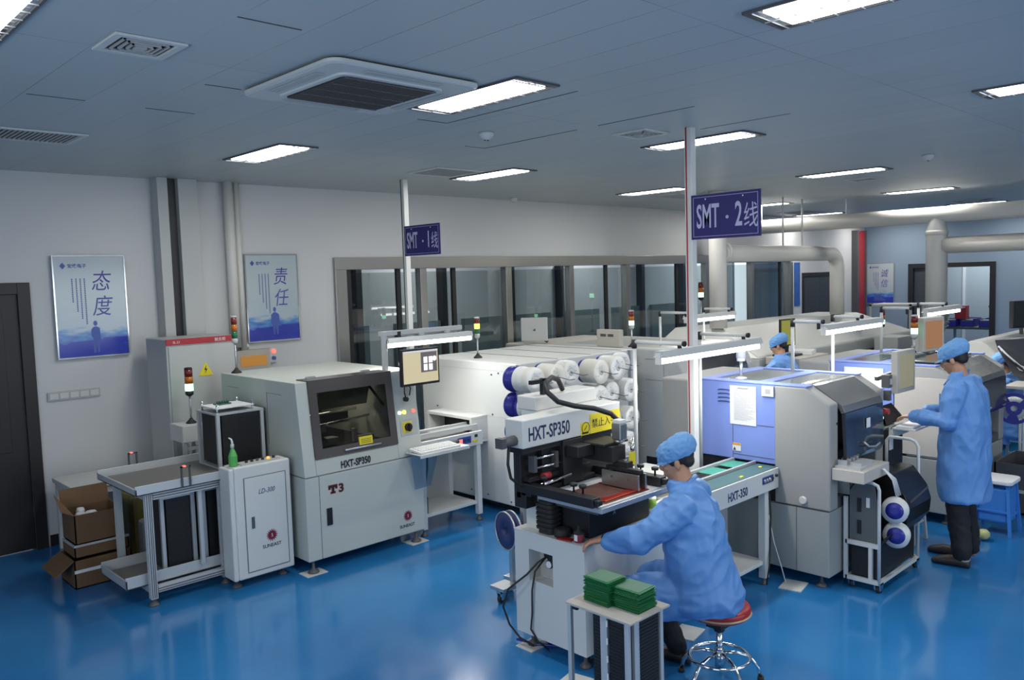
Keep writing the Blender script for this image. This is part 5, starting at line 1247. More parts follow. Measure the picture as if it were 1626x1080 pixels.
t = thing('beige_machine', 'low beige machine seen over the far edge of the big white box', 'machine', (8.2, 7.45, 0))
B().box(7.5, 7.05, .1, 9.1, 7.95, 1.42).build('housing', 'beige', t, bevel=.03, seg=3)
B().box(7.6, 7.1, 0, 9.0, 7.9, .1).build('plinth', 'black', t)
t = flat_monitor('white backed monitor turned away, above the far edge of the white box', (7.52, 7.4, 1.62), 2.2, .34, .30, 'offwhite', 'screend', (7.75, 7.4, 1.44), .05)
def oven(label, X0, X1, Y0, Y1, zl, zr, name='reflow_oven', gap=True, zb=None):
    t = thing(name, label, 'oven', ((X0+X1)/2, (Y0+Y1)/2, 0))
    B().box(X0+.1, Y0+.05, .1, X1-.1, Y1, zl-.17).build('base_cabinet', 'lgrey', t, bevel=.01)
    B().box(X0, Y0, zl-.14, X1, Y1, zl).build('lower_rim', 'lgrey', t, bevel=.01)
    dy = (Y1-Y0)*.42
    pr = [(Y0, zl+.0), (Y0+.02, zl+.04), (Y0+dy, zr-.02), (Y0+dy+.05, zr), (Y1-.2, zr), (Y1, zl+.1), (Y1, zl)]
    b = B(); n = len(pr); xi = .28
    ys = [p[0] for p in pr]
    vs = [(X0+(0 if p[1] < zl+.06 else xi*(p[1]-zl)/(zr-zl)), p[0], p[1]) for p in pr]+[(X1-(0 if p[1] < zl+.06 else xi*1.6*(p[1]-zl)/(zr-zl)), p[0], p[1]) for p in pr]
    b.add(vs, [tuple(range(n))[::-1], tuple(range(n, 2*n))]+[(i, (i+1) % n, n+(i+1) % n, n+i) for i in range(n)])
    b.build('hood', 'offwhite', t, bevel=.012)
    return t
o1 = oven('long white reflow oven with sloping hood behind the kneeling monitor, first line', 9.35, 14.4, 5.25, 6.9, 1.17, 1.52)
o1['label'] = 'long white reflow oven with sloping hood, right of the far worker'
text('XPM2', 'oven_text', 'speck', (12.6, 5.43, 1.26), .10, '-y', o1, roll=0)
B().tube([(10.35, 5.5, 1.36), (10.45, 5.47, 1.32), (10.55, 5.42, 1.28), (10.5, 5.44, 1.30)], .012).build('red_handle', 'red', o1)
B().box(8.78, 5.35, .1, 9.33, 6.7, 1.12).build('tmp', 'lgrey', None).name = 'transfer_unit'
tag(origin(bpy.data.objects['transfer_unit'], (9.05, 6.0, 0.1)), 'low grey transfer unit between the grey mounter and the long oven', 'machine')
bpy.data.objects['transfer_unit'].location.z = .1
B().box(8.8, 5.4, 0, 9.3, 6.65, .1).build('plinth', 'black', bpy.data.objects['transfer_unit'])
# monitor on an arm beside the far worker, with cable tangle
t = flat_monitor('dark framed monitor with olive screen beside the far worker', (9.62, 5.0, 1.50), -.15, .30, .34, 'black', 'screeng', None, .03)
B().bar((9.64, 5.03, 1.35), (9.66, 5.05, 1.22), .05, .03).box(9.5, 4.9, 1.2, 9.8, 5.15, 1.225).build('stand', 'black', t)
t = thing('control_desk', 'beige control desk with papers and hanging cables in front of the long oven', 'desk', (9.75, 5.0, 0))
B().box(9.42, 4.75, 1.10, 10.2, 5.2, 1.20).build('desk_top', 'beige', t, bevel=.01)
B().box(9.9, 4.85, .95, 10.2, 5.2, 1.10).build('desk_box', 'offwhite', t)
B().box(9.6, 4.95, 0, 9.75, 5.1, 1.1).box(9.5, 4.8, 0, 10.1, 5.15, .04).build('desk_column', 'offwhite', t)
b = B().tube([(9.9, 4.75, 1.12), (10.0, 4.73, 1.0), (10.05, 4.74, .9), (10.2, 4.75, .9), (10.25, 4.8, 1.0)], .012).tube([(9.7, 4.74, 1.14), (9.8, 4.72, 1.05), (9.95, 4.73, 1.0), (10.05, 4.74, .92)], .012)
b.build('cable', 'rubber', t)
o = B().obox((10.0, 5.0, 1.225), (.35, .28, .045), (0, 0, .3)).build('paper_stack', 'paper'); tag(origin(o, (10.0, 5.0, 1.2)), 'white papers lying on the beige control desk', 'papers')

o2 = oven('long whitish oven at the right edge behind the standing worker', 11.0, 15.5, 2.95, 3.62, 1.10, 1.32)
t = thing('transfer_table', 'low beige box between the second blue mounter and the far oven', 'machine', (9.8, 3.55, 0))
B().box(9.42, 3.32, .1, 10.9, 3.75, 1.12).build('housing', 'lgrey', t, bevel=.01)
B().box(9.5, 3.36, 0, 10.8, 3.7, .1).build('plinth', 'black', t)
t = thing('exhaust_blower', 'grey blower unit under the foil wrapped duct end', 'machine', (12.4, 4.2, 0))
B().box(12.15, 3.95, 0, 12.65, 4.45, 1.15).build('blower_body', 'lgrey', t, bevel=.01)
B().cyl((12.4, 4.2, 1.15), (12.4, 4.2, 1.24), .07).build('blower_port', 'foil', t)
# white machine boxes in the centre background
t = thing('white_cabinet', 'white cabinet against the far background left of the foil wrapped duct', 'cabinet', (12.9, 5.0, 0))
B().box(12.6, 4.8, 0, 13.2, 5.15, 1.22).build('cabinet_body', 'offwhite', t, bevel=.01)
t = thing('equipment_rack', 'dark open equipment rack in the far background left of the duct', 'rack', (15.6, 5.9, 0))
for x in (15.3, 15.9):
    for y in (5.6, 6.3): B().box(x, y, 0, x+.04, y+.04, 1.6).build('rack_post', 'lgrey', t)
B().box(15.3, 5.6, .4, 15.94, 6.34, .9).build('rack_unit', 'dgrey', t)
for z in (1.56, 1.0): B().box(15.3, 5.6, z, 15.94, 6.34, z+.035).build('rack_shelf', 'lgrey', t)
signal = thing('signal_light', 'small lit green stack light in the background left of the open doorway', 'signal light', (11.9, 4.75, 0))
B().box(11.8, 4.65, 0, 12.0, 4.85, 1.0).build('pedestal', 'lgrey', signal)
signal_tower(signal, 11.9, 4.75, 1.0, .42, 'g', r=.035, seg=.06)
signal = thing('signal_light', 'lit green stack light standing in front of the glazing beside the left duct', 'signal light', (10.9, 6.95, 0))
B().box(10.7, 6.95, 0, 11.1, 7.3, 1.3).build('pedestal', 'lgrey', signal)
signal_tower(signal, 10.9, 7.1, 1.3, .55, 'g', r=.04, seg=.07)

# ---------------------------------------------------------------- right edge: third line pieces
t = thing('angled_machine', 'dark grey machine with inclined hood and cable bundle at the right edge', 'machine', (11.2, 1.8, 0))
B().box(9.75, 1.3, .0, 12.4, 2.2, 1.10).build('body', 'grey', t, bevel=.01)
B().add([(9.42, 2.62, 1.50), (9.72, 2.58, 1.50), (9.78, 1.5, 1.60), (9.40, 1.5, 1.60), (9.46, 2.60, 1.40), (9.66, 2.56, 1.28), (9.72, 1.5, 1.08), (9.60, 1.5, 1.05), (9.52, 2.46, 1.12), (9.66, 2.44, 1.12)],
        [(0,1,2,3), (0,4,5,1), (4,8,9,5), (0,3,7,8,4), (1,5,9,6,2), (8,7,6,9), (3,2,6,7)]).build('inclined_hood', 'dgrey', t)
b = B()
for k in range(3): b.tube([(9.40, 2.58-.02*k, 1.44-.03*k), (9.44, 2.50-.02*k, 1.34-.02*k), (9.47, 2.40, 1.24-.02*k), (9.50, 2.2, 1.16)], .009, n=6)
b.build('cable_bundle', 'paper', t)
B().tube([(9.40, 2.55, 1.38), (9.44, 2.46, 1.28), (9.48, 2.36, 1.19), (9.50, 2.2, 1.1)], .014, n=6).build('cable_black', 'rubber', t)
B().box(9.30, 2.2, 1.02, 9.75, 2.50, 1.05).build('side_shelf', 'beige', t, bevel=.004)
B().box(9.68, 2.36, .0, 9.74, 2.42, 1.02).build('support_post', 'offwhite', t)
B().cyl((9.52, 2.32, .80), (9.46, 2.32, .80), .05).build('red_knob', 'red', t)
B().box(9.52, 2.27, .74, 9.68, 2.37, 1.02).build('knob_box', 'lgrey', t)
flat_monitor('black monitor at the very right edge above the dark inclined hood', (9.62, 2.40, 1.76), -.4, .34, .28, 'black', 'screend', (9.7, 2.45, 1.55), .05)
r = thing('component_reel', 'large blue reel with white windows at the right edge behind the standing worker', 'reel', (8.9, 2.33, .85))
c = (9.02, 2.33, .87)
b = B(); ax = Vector((-.98, -.2, 0)).normalized()
for a in range(3):
    n = 10; a0 = a*2*PI/3+.5; u = Vector((0, 0, 1)); v = ax.cross(u)
    def pt(r_, an, d): return Vector(c)+u*math.cos(an)*r_+v*math.sin(an)*r_+ax*d
    for (ri, ro, s, e_) in ((.03, .155, a0, a0+.9), (.03, .07, a0+.9, a0+2*PI/3), (.125, .155, a0+.9, a0+2*PI/3)):
        k = 8; vs = []
        for d in (0, .02):
            vs += [pt(ri, s+(e_-s)*i/k, d) for i in range(k+1)]+[pt(ro, s+(e_-s)*i/k, d) for i in range(k, -1, -1)]
        m_ = 2*(k+1)
        b.add(vs, [tuple(range(m_))[::-1], tuple(range(m_, 2*m_))]+[(i, (i+1) % m_, m_+(i+1) % m_, m_+i) for i in range(m_)])
b.build('reel_flange', 'reelb', r)
B().lathe([(.02, 0), (.11, 0), (.11, .04), (.02, .04)], Vector(c)-ax*.045, ax, n=24).build('reel_core', 'reelw', r)
t = thing('reel_stand', 'thin stand holding the large blue reel', 'stand', (9.18, 2.2, 0))
B().cyl((9.12, 2.30, .02), (9.12, 2.30, .87), .012).cyl((9.12, 2.30, .87), (9.05, 2.30, .87), .01).box(9.05, 2.22, 0, 9.20, 2.38, .02).build('stand_pole', 'lgrey', t)

# ---------------------------------------------------------------- exhaust ducts
t = thing('main_duct', 'thick cream exhaust duct running across under the ceiling with a drop wrapped in foil', 'duct', (12.4, 4.2, 3.0))
def bend(pts, r, n=20): return B().tube(pts, r, n=n)
B().cyl((12.4, 7.6, 2.99), (12.4, -1.5, 2.99), .112, n=24).build('duct_pipe', 'duct', t)
B().lathe([(.14, 0), (.14, 1.12), (.10, 1.28), (.10, 1.33)], (12.4, 4.2, 1.66), n=24).build('drop_pipe', 'duct', t)
B().lathe([(.142, 0), (.15, .01), (.15, .06), (.142, .07)], (12.4, 4.2, 2.70)).build('collar', 'duct', t)
pr = []
for k in range(12): pr += [(.15+.02*math.sin(k*1.7), -.02*k), (.165+.015*math.sin(k*2.3), -.01-.02*k)]
B().lathe([(r_, h) for r_, h in pr]+[(.13, -.26), (.06, -.42)], (12.4, 4.2, 1.66), n=24).build('foil_sleeve', 'foil', t)
for y in (6.9, 5.5, 3.0, 1.5, 0): B().cyl((12.4, y, 3.09), (12.4, y, CZ), .01, n=6).build('hanger_rod', 'white', t)
B().cyl((12.4, 4.1, 2.56), (12.4, -1.5, 2.56), .115, n=24).build('branch_pipe', 'duct', t)
for y in (2.9, 1.0): B().cyl((12.4, y, 2.66), (12.4, y, 2.9), .01, n=6).build('hanger_rod', 'white', t)
t = thing('oven_duct', 'cream exhaust pipe bent over the long oven with a drop at each end', 'duct', (11.4, 6.0, 2.5))
B().cyl((9.62, 6.0, CZ), (9.62, 6.0, 1.53), .115, n=24).build('riser_pipe', 'duct', t)
B().lathe([(.12, 0), (.15, .0), (.15, .02), (.12, .02)], (9.74, 6.0, 2.54), (1, 0, 0)).build('flange', 'duct', t)
pts = [(9.7, 6.0, 2.53), (11.0, 6.0, 2.53), (12.6, 6.0, 2.52)]+[(12.95+.25*math.sin(a), 6.0, 2.27+.25*math.cos(a)) for a in (0.0, .3, .6, .9, 1.2, 1.57)]+[(13.2, 6.0, 1.9), (13.2, 6.0, 1.53)]
B().tube(pts, .115, n=20).build('bent_pipe', 'duct', t)
for x in (11.4, 12.0): B().cyl((x, 6.0, 2.64), (x, 6.0, CZ), .012, n=6).build('hanger_rod', 'white', t)

# ---------------------------------------------------------------- room beyond the open doorway
t = thing('glass_partition', 'pale metal framed glass partition in the room beyond the doorway', 'partition', (22.5, 6.8, 0))
for y in (5.6, 6.25, 6.9, 7.55): B().box(22.4, y, 0, 22.5, y+.07, 2.6).build('partition_post', 'aluw', t)
B().box(22.4, 5.0, 2.35, 22.5, 8.2, 2.5).build('partition_rail', 'aluw', t)
B().box(22.44, 5.67, 0.1, 22.46, 8.2, 2.35).build('partition_panel', M['frost'], t)
t = thing('bin_table', 'dark table carrying blue bins in the room beyond the doorway', 'table', (20.9, 6.0, 0))
B().box(20.3, 5.2, .80, 21.5, 6.9, .85).build('tabletop', 'doorg', t)
for x in (20.35, 21.4):
    for y in (5.25, 6.8): B().box(x, y, 0, x+.05, y+.05, .8).build('leg', 'lgrey', t)
binp = None
i = 0
for x, y in ((20.5, 5.45), (20.5, 5.85), (20.5, 6.6), (21.0, 5.45), (21.0, 5.85), (21.0, 6.3), (20.55, 6.25)):
    z = .85
    lab = 'blue parts bin beyond the doorway, %s in the %s row' % (('rightmost', 'second', 'third', 'leftmost')[min(3, int((y-5.4)/.38))], 'front' if x < 20.8 else 'rear')
    if binp is None:
        binp = thing('parts_bin', lab, 'bin', (x, y, z), 'blue parts bins'); 
        B().box(x-.15, y-.14, z, x+.15, y+.14, z+.01).box(x-.15, y-.14, z, x-.14, y+.14, z+.13).box(x+.14, y-.14, z, x+.15, y+.14, z+.18).box(x-.15, y-.14, z, x+.15, y-.13, z+.18).box(x-.15, y+.13, z, x+.15, y+.14, z+.18).build('bin_shell', 'reelb', binp)
        B().box(x-.13, y-.12, z+.01, x+.13, y+.12, z+.16).build('bin_contents', mat('mixed dark parts', (.12, .12, .12), .5, var=.9, vscale=40), binp)
    else: dup(binp, Vector((x, y, z)), lab, 'blue parts bins')
t = thing('soldering_stand', 'tangle of grey metal tools standing on the table beyond the doorway', 'tools', (20.9, 5.6, .85))
for k in range(9):
    a = Vector((21.33+rr.uniform(-.1, .15), 5.5+rr.uniform(-.1, .5), 1.0)); B().bar(a, a+Vector((rr.uniform(-.15, .15), rr.uniform(-.15, .15), rr.uniform(.1, .4))), .03, .03).build('tool_arm', ('alu', 'dgrey', 'lgrey')[k % 3], t)
t = thing('red_box', 'red box on the table beyond the doorway', 'box', (20.6, 6.4, 1.0))
B().box(20.45, 6.28, 1.03, 20.65, 6.52, 1.33).build('box_body', 'red', t)
B().box(20.449, 6.3, 1.28, 20.451, 6.5, 1.31).build('box_label', 'paper', t)
area('added_fill_light', (21.2, 6.3, 3.2), (0, 0, 0), 1.2, 1.2, 120, (.9, .95, 1))  # unseen fill added to brighten the room beyond the doorway
area('added_fill_light', (8.0, 9.4, 3.25), (0, 0, 0), .3, 1.2, 36, (.9, .97, 1))  # this and the next two: unseen fill added to brighten the corridor
area('added_fill_light', (12.0, 9.4, 3.25), (0, 0, 0), .3, 1.2, 42, (.9, .97, 1))
area('added_fill_light', (16.0, 9.4, 3.25), (0, 0, 0), .3, 1.2, 60, (.8, .92, 1))

# ---------------------------------------------------------------- people
def bake(name, b, m, parent, voxel, smooth=4, disp=0.0, dscale=.12, fold=None):
    """fuse overlapping tapered limbs into ONE continuous surface"""
    me = bpy.data.meshes.new(name); me.from_pydata(b.v, [], b.f)
    o = bpy.data.objects.new(name, me); COL.objects.link(o)
    r = o.modifiers.new('r', 'REMESH'); r.mode = 'VOXEL'; r.voxel_size = voxel; r.adaptivity = 0
    s = o.modifiers.new('s', 'SMOOTH'); s.factor = .5; s.iterations = smooth
    if disp:
        tx = bpy.data.textures.new('folds', 'CLOUDS'); tx.noise_scale = dscale; tx.noise_depth = 2; tx.noise_type = 'HARD_NOISE'
        d = o.modifiers.new('d', 'DISPLACE'); d.texture = tx; d.strength = disp; d.mid_level = .5; d.texture_coords = 'LOCAL'
        s2 = o.modifiers.new('s2', 'SMOOTH'); s2.factor = .4; s2.iterations = 2
    bpy.context.view_layer.update()
    out = bpy.data.meshes.new_from_object(o.evaluated_get(bpy.context.evaluated_depsgraph_get()))
    bpy.data.objects.remove(o)
    if fold:
        sc, am = fold; out.update()
        nv = [v.normal.copy() for v in out.vertices]
        for v, n_ in zip(out.vertices, nv):
            p = Vector((v.co.x*sc[0], v.co.y*sc[1], v.co.z*sc[2])); q = mnoise.noise_vector(v.co*2.2)*1.1
            h = (1-abs(mnoise.noise(p+q))*2.4)**1; h2 = 1-abs(mnoise.noise(p*2.1+q*1.5+Vector((7, 3, 1))))*2.2
            v.co += n_*am*(max(h, -.6)*.75+max(h2, -.5)*.35-.35)
    out.name = name; out.materials.clear(); out.materials.append(M[m] if isinstance(m, str) else m)
    out.polygons.foreach_set('use_smooth', [True]*len(out.polygons))
    o = bpy.data.objects.new(name, out); COL.objects.link(o); o.parent = parent
    return o
def limb(b, pts, rad, n=12):
    pts = [Vector(p) for p in pts]
    # resample softly so joints stay round
    b.tube(pts, rad, n=n, smooth=True)
    for p, r in zip(pts, rad): b.ball(p, r*.99, 12)
    return b
def hand(b, w, f, n, s, curl=.35, spread=.1, thumb=.8, k=1.0):
    """w wrist, f finger direction, n palm normal, s thumb side"""
    w, f, n, s = Vector(w), Vector(f).normalized(), Vector(n).normalized(), Vector(s).normalized()
    b.loft([b.ring(w, f, (.019*k, .026*k), 12, n), b.ring(w+f*.035*k, f, (.018*k, .036*k), 12, n), b.ring(w+f*.085*k, f, (.014*k, .041*k), 12, n), b.ring(w+f*.095*k, f, (.010*k, .038*k), 12, n)])
    L = (.072, .080, .074, .058)
    for i in range(4):
        p = w+f*(.086*k)+s*((.030-.0205*i)*k); a = curl; d = (f+s*spread*(1.2-.8*i)).normalized()
        pts = [p-f*.012]; r = [.0092*k]; pts.append(p); r.append(.0092*k)
        for seg, q in ((.45, 1), (.30, .9), (.25, .8)):
            dd = d*math.cos(a)+n*math.sin(a); p = p+dd*L[i]*seg*k; pts.append(p); r.append(.0088*q*k); a += curl*1.1
        limb(b, pts, r, 8)
    p = w+f*.022*k+s*.022*k; d = (f*.55+s*thumb+n*.35).normalized()
    p1 = p+d*.040*k; d2 = (f*.85+s*.35+n*.35).normalized(); p2 = p1+d2*.032*k; p3 = p2+(f*.95+n*.3).normalized()*.024*k
    limb(b, [p, p1, p2, p3], [.014*k, .0125*k, .010*k, .0085*k], 8)
def head(b, c, f, up, k=1.0):
    """c head centre, f facing, up"""
    c, f, up = Vector(c), Vector(f).normalized(), Vector(up).normalized(); up = (up-f*up.dot(f)).normalized(); s = f.cross(up)
    def P(x, y, z): return c+s*x*k+f*y*k+up*z*k
    def ell(p, rx, ry, rz):
        q = B().ball((0, 0, 0), 1, 16); q.v = [P(*p)+s*v.x*rx*k+f*v.y*ry*k+up*v.z*rz*k for v in q.v]; b.add(q.v, q.f)
    ell((0, -.012, .035), .076, .094, .083)        # cranium
    ell((0, .018, -.03), .060, .070, .078)         # face
    ell((0, .050, -.085), .030, .026, .024)        # chin
    ell((0, .0, -.065), .055, .06, .045)           # jaw
    ell((0, .068, .018), .045, .016, .012)         # brow
    ell((0, .088, -.018), .011, .018, .020); ell((0, .082, -.002), .008, .012, .022)   # nose
    ell((0, .078, -.056), .024, .012, .007); ell((0, .075, -.066), .020, .012, .007)   # lips
    for q in (-1, 1):
        ell((q*.036, .060, -.022), .020, .018, .018)   # cheeks
        ell((q*.077, -.008, -.018), .009, .018, .030)  # ears
    return P, s
def eyes_etc(P, s, f, parent, k=1.0):
    for q in (-1, 1):
        e = B().ball(P(q*.031, .073, .002), .0115*k, 10); e.build('eye', 'paper', parent)
        B().ball(P(q*.031, .0805, .002), .0055*k, 8).build('iris', 'ink', parent)
        B().tube([P(q*.016, .086, .021), P(q*.032, .085, .026), P(q*.048, .074, .020)], .003*k, n=6).build('eyebrow', 'hair', parent)
    B().tube([P(-.022, .083, -.061), P(0, .091, -.0605), P(.022, .083, -.061)], .0022*k, n=6).build('mouth_line', mat('lip', (.22, .07, .05), .5), parent)
def cap_on(c, f, up, parent, k=1.0, brim=.122):
    c, f, up = Vector(c), Vector(f).normalized(), Vector(up).normalized(); up = (up-f*up.dot(f)).normalized(); s = f.cross(up)
    def P(x, y, z): return c+s*x*k+f*y*k+up*z*k
    b = B(); rings = []
    for z, rx, ry, cy in ((.004, .084, .106, -.014), (.03, .096, .118, -.018), (.065, .102, .122, -.022), (.098, .094, .112, -.024), (.124, .068, .082, -.026), (.137, .032, .038, -.026)):
        rings.append([P(rx*math.cos(2*PI*i/28), cy+ry*math.sin(2*PI*i/28), z+.012*math.sin(2*PI*i/28)*-1) for i in range(28)])
    b.loft(rings)
    cp = bake('cap', b, 'capblue', parent, .007, 2, .012, .03)
    b = B(); n = 28
    r0 = [P(.084*math.cos(2*PI*i/n), -.012+.104*math.sin(2*PI*i/n), .010+.0-.012*math.sin(2*PI*i/n)) for i in range(n)]
    r1 = [P(.088*math.cos(2*PI*i/n), -.012+.108*math.sin(2*PI*i/n), .034-.012*math.sin(2*PI*i/n)) for i in range(n)]
    b.loft([r0, r1], cap=False); b.build('cap_band', 'capblue', cp).parent = cp
    if brim:
        b = B(); k_ = 10; a0 = [(math.radians(28+124*i/k_)) for i in range(k_+1)]
        inn = [P(.085*math.cos(a), -.012+.104*math.sin(a), .018) for a in a0]; out = [P(.088*math.cos(a), -.012+brim*math.sin(a)+.0, .002) for a in a0]
        inn2 = [p+up*.004 for p in inn]; out2 = [p+up*.004 for p in out]; m_ = k_+1
        vs = inn+out+inn2+out2; fs = []
        for i in range(k_): fs += [(i, i+1, m_+i+1, m_+i), (2*m_+i, 3*m_+i, 3*m_+i+1, 2*m_+i+1), (m_+i, m_+i+1, 3*m_+i+1, 3*m_+i)]
        b.add(vs, fs); b.build('cap_brim', 'capblue', cp)
    return cp
def hair_on(c, f, up, parent, k=1.0):
    c, f, up = Vector(c), Vector(f).normalized(), Vector(up).normalized(); up = (up-f*up.dot(f)).normalized(); s = f.cross(up)
    b = B()
    for (x, y, z, rx, ry, rz) in ((0, -.030, .020, .080, .082, .062), (0, -.062, -.018, .064, .040, .042), (-.062, .012, .010, .019, .028, .035), (.062, .012, .010, .019, .028, .035)):
        q = B().ball((0, 0, 0), 1, 14); q.v = [c+s*(x+v.x*rx)*k+f*(y+v.y*ry)*k+up*(z+v.z*rz)*k for v in q.v]; b.add(q.v, q.f)
    return bake('hair', b, 'hair', parent, .008, 2)
def rings_el(b, lst, n=28):
    b.loft([[Vector((cx+rx*math.cos(2*PI*i/n), cy+ry*math.sin(2*PI*i/n), z)) for i in range(n)] for (z, rx, ry, cx, cy) in lst])
    return b
def shoe(b, x, y, a=0, k=1.0, top=.075):
    f = Vector((-math.sin(a), math.cos(a), 0)); s = Vector((math.cos(a), math.sin(a), 0))
    rings = []
    for t_, wd, h in ((-.115, .026, .05), (-.095, .038, .075), (-.04, .042, .082), (.03, .046, .080), (.09, .050, .062), (.135, .040, .045), (.152, .018, .03)):
        c = Vector((x, y, 0))+f*t_*k
        rings.append([c+s*wd*k*math.cos(2*PI*i/14)+Vector((0, 0, h*k*(.5+.5*math.sin(2*PI*i/14)))) for i in range(14)])
    b.loft(rings); return b

def standing(loc, yaw, label):
    t = thing('person', label, 'person', loc); t.rotation_euler = (0, 0, yaw)
    hc = Vector((0, .075, 1.575)); hf = Vector((0, .93, -.34)); hu = Vector((0, .3, .95))
    b = B()
    P, s = head(b, hc, hf, hu, 1.0)
    limb(b, [(0, .0, 1.36), (0, .02, 1.43), (0, .045, 1.51)], [.075, .058, .056])
    rings_el(b, [(.86, .13, .08, 0, 0), (1.05, .13, .08, 0, 0), (1.25, .15, .08, 0, 0), (1.36, .15, .07, 0, 0), (1.42, .08, .05, 0, 0)])
    armL = [(-.175, 0, 1.37), (-.235, .05, 1.13), (-.185, .30, 1.14)]; armR = [(.175, .0, 1.37), (.235, .05, 1.13), (.10, .29, 1.14)]
    for a in (armL, armR): limb(b, a, [.05, .04, .028])
    hand(b, (-.185, .29, 1.14), (.25, .95, -.16), (0, -.15, -1), (1, -.2, 0), .28)
    hand(b, (.10, .28, 1.14), (-.25, .95, -.16), (0, -.15, -1), (-1, -.2, 0), .28)
    for q in (-1, 1): limb(b, [(q*.09, 0, .86), (q*.10, .02, .48), (q*.11, -.03, .10)], [.085, .055, .038])
    for q, a in ((-1, .1), (1, -.1)): limb(b, [(q*.11, -.05, .06), (q*.11, .05, .045)], [.035, .03])
    body = bake('body', b, 'skin', t, .0065, 2)
    eyes_etc(P, s, hf, body)
    hair_on(hc, hf, hu, body); cap_on(hc, hf, hu, t, brim=.150)
    b = B()
    rings_el(b, [(.51, .222, .178, 0, -.01), (.53, .226, .182, 0, -.01), (.80, .222, .178, 0, -.01), (.95, .218, .172, 0, -.01), (1.10, .215, .165, 0, -.01), (1.24, .218, .155, 0, -.01), (1.34, .21, .135, 0, -.01), (1.40, .165, .10, 0, .0), (1.44, .10, .085, 0, .012), (1.455, .08, .075, 0, .015)])
    for a in (armL, armR):
        a = [Vector(p) for p in a]; limb(b, [a[0], a[0].lerp(a[1], .5), a[1], a[1].lerp(a[2], .5), a[1].lerp(a[2], .93)], [.086, .079, .074, .062, .050])
    coat = bake('coat', b, 'clothblue', t, .0085, 3, fold=((6.5, 6.5, 3.0), .015))
    for q in (-1, 1):
        c = B().add([(q*.01, .10, 1.43), (q*.075, .06, 1.475), (q*.085, -.02, 1.49), (q*.085, -.01, 1.455), (q*.09, .08, 1.42), (q*.03, .13, 1.37), (q*.012, .106, 1.43), (q*.08, .066, 1.478), (q*.092, -.02, 1.493), (q*.094, -.01, 1.455), (q*.096, .086, 1.42), (q*.032, .137, 1.37)],
                    [(0,1,2,3,4,5), (11,10,9,8,7,6), (0,1,7,6), (1,2,8,7), (2,3,9,8), (3,4,10,9), (4,5,11,10), (5,0,6,11)]); c.build('collar', 'clothblue', coat).location -= Vector(loc)*0
    b = B().box(-.003, .160, .60, .003, .172, 1.30); b.build('placket', 'capblue', coat)
    b = B()
    for q in (-1, 1): limb(b, [(q*.085, -.005, .80), (q*.10, .015, .48), (q*.112, -.03, .11)], [.098, .086, .076])
    rings_el(b, [(.70, .17, .12, 0, 0), (.85, .17, .12, 0, 0)])
    bake('trousers', b, 'trouser', t, .012, 3, .02, .08)
    for q, a in ((-1, .05), (1, -.08)):
        b = B(); shoe(b, q*.115, .03+(0 if q < 0 else .10), a); bake('shoe', b, 'shoe', t, .007, 2)
        b = B(); limb(b, [(q*.113, -.045+(0 if q < 0 else .03), .075), (q*.113, -.04, .10)], [.046, .044]); bake('sock', b, 'sock', t, .009, 1)
    return t
# parts are written in the person's own frame, so build with a zero root and place afterwards
def place(fn, loc, yaw, *a):
    t = fn((0, 0, 0), 0, *a); t.location = loc; t.rotation_euler = (0, 0, yaw); return t
place(standing, (6.74, 2.08, 0), .05, 'person standing in a long blue coat and blue peaked cap, hands on a keyboard')

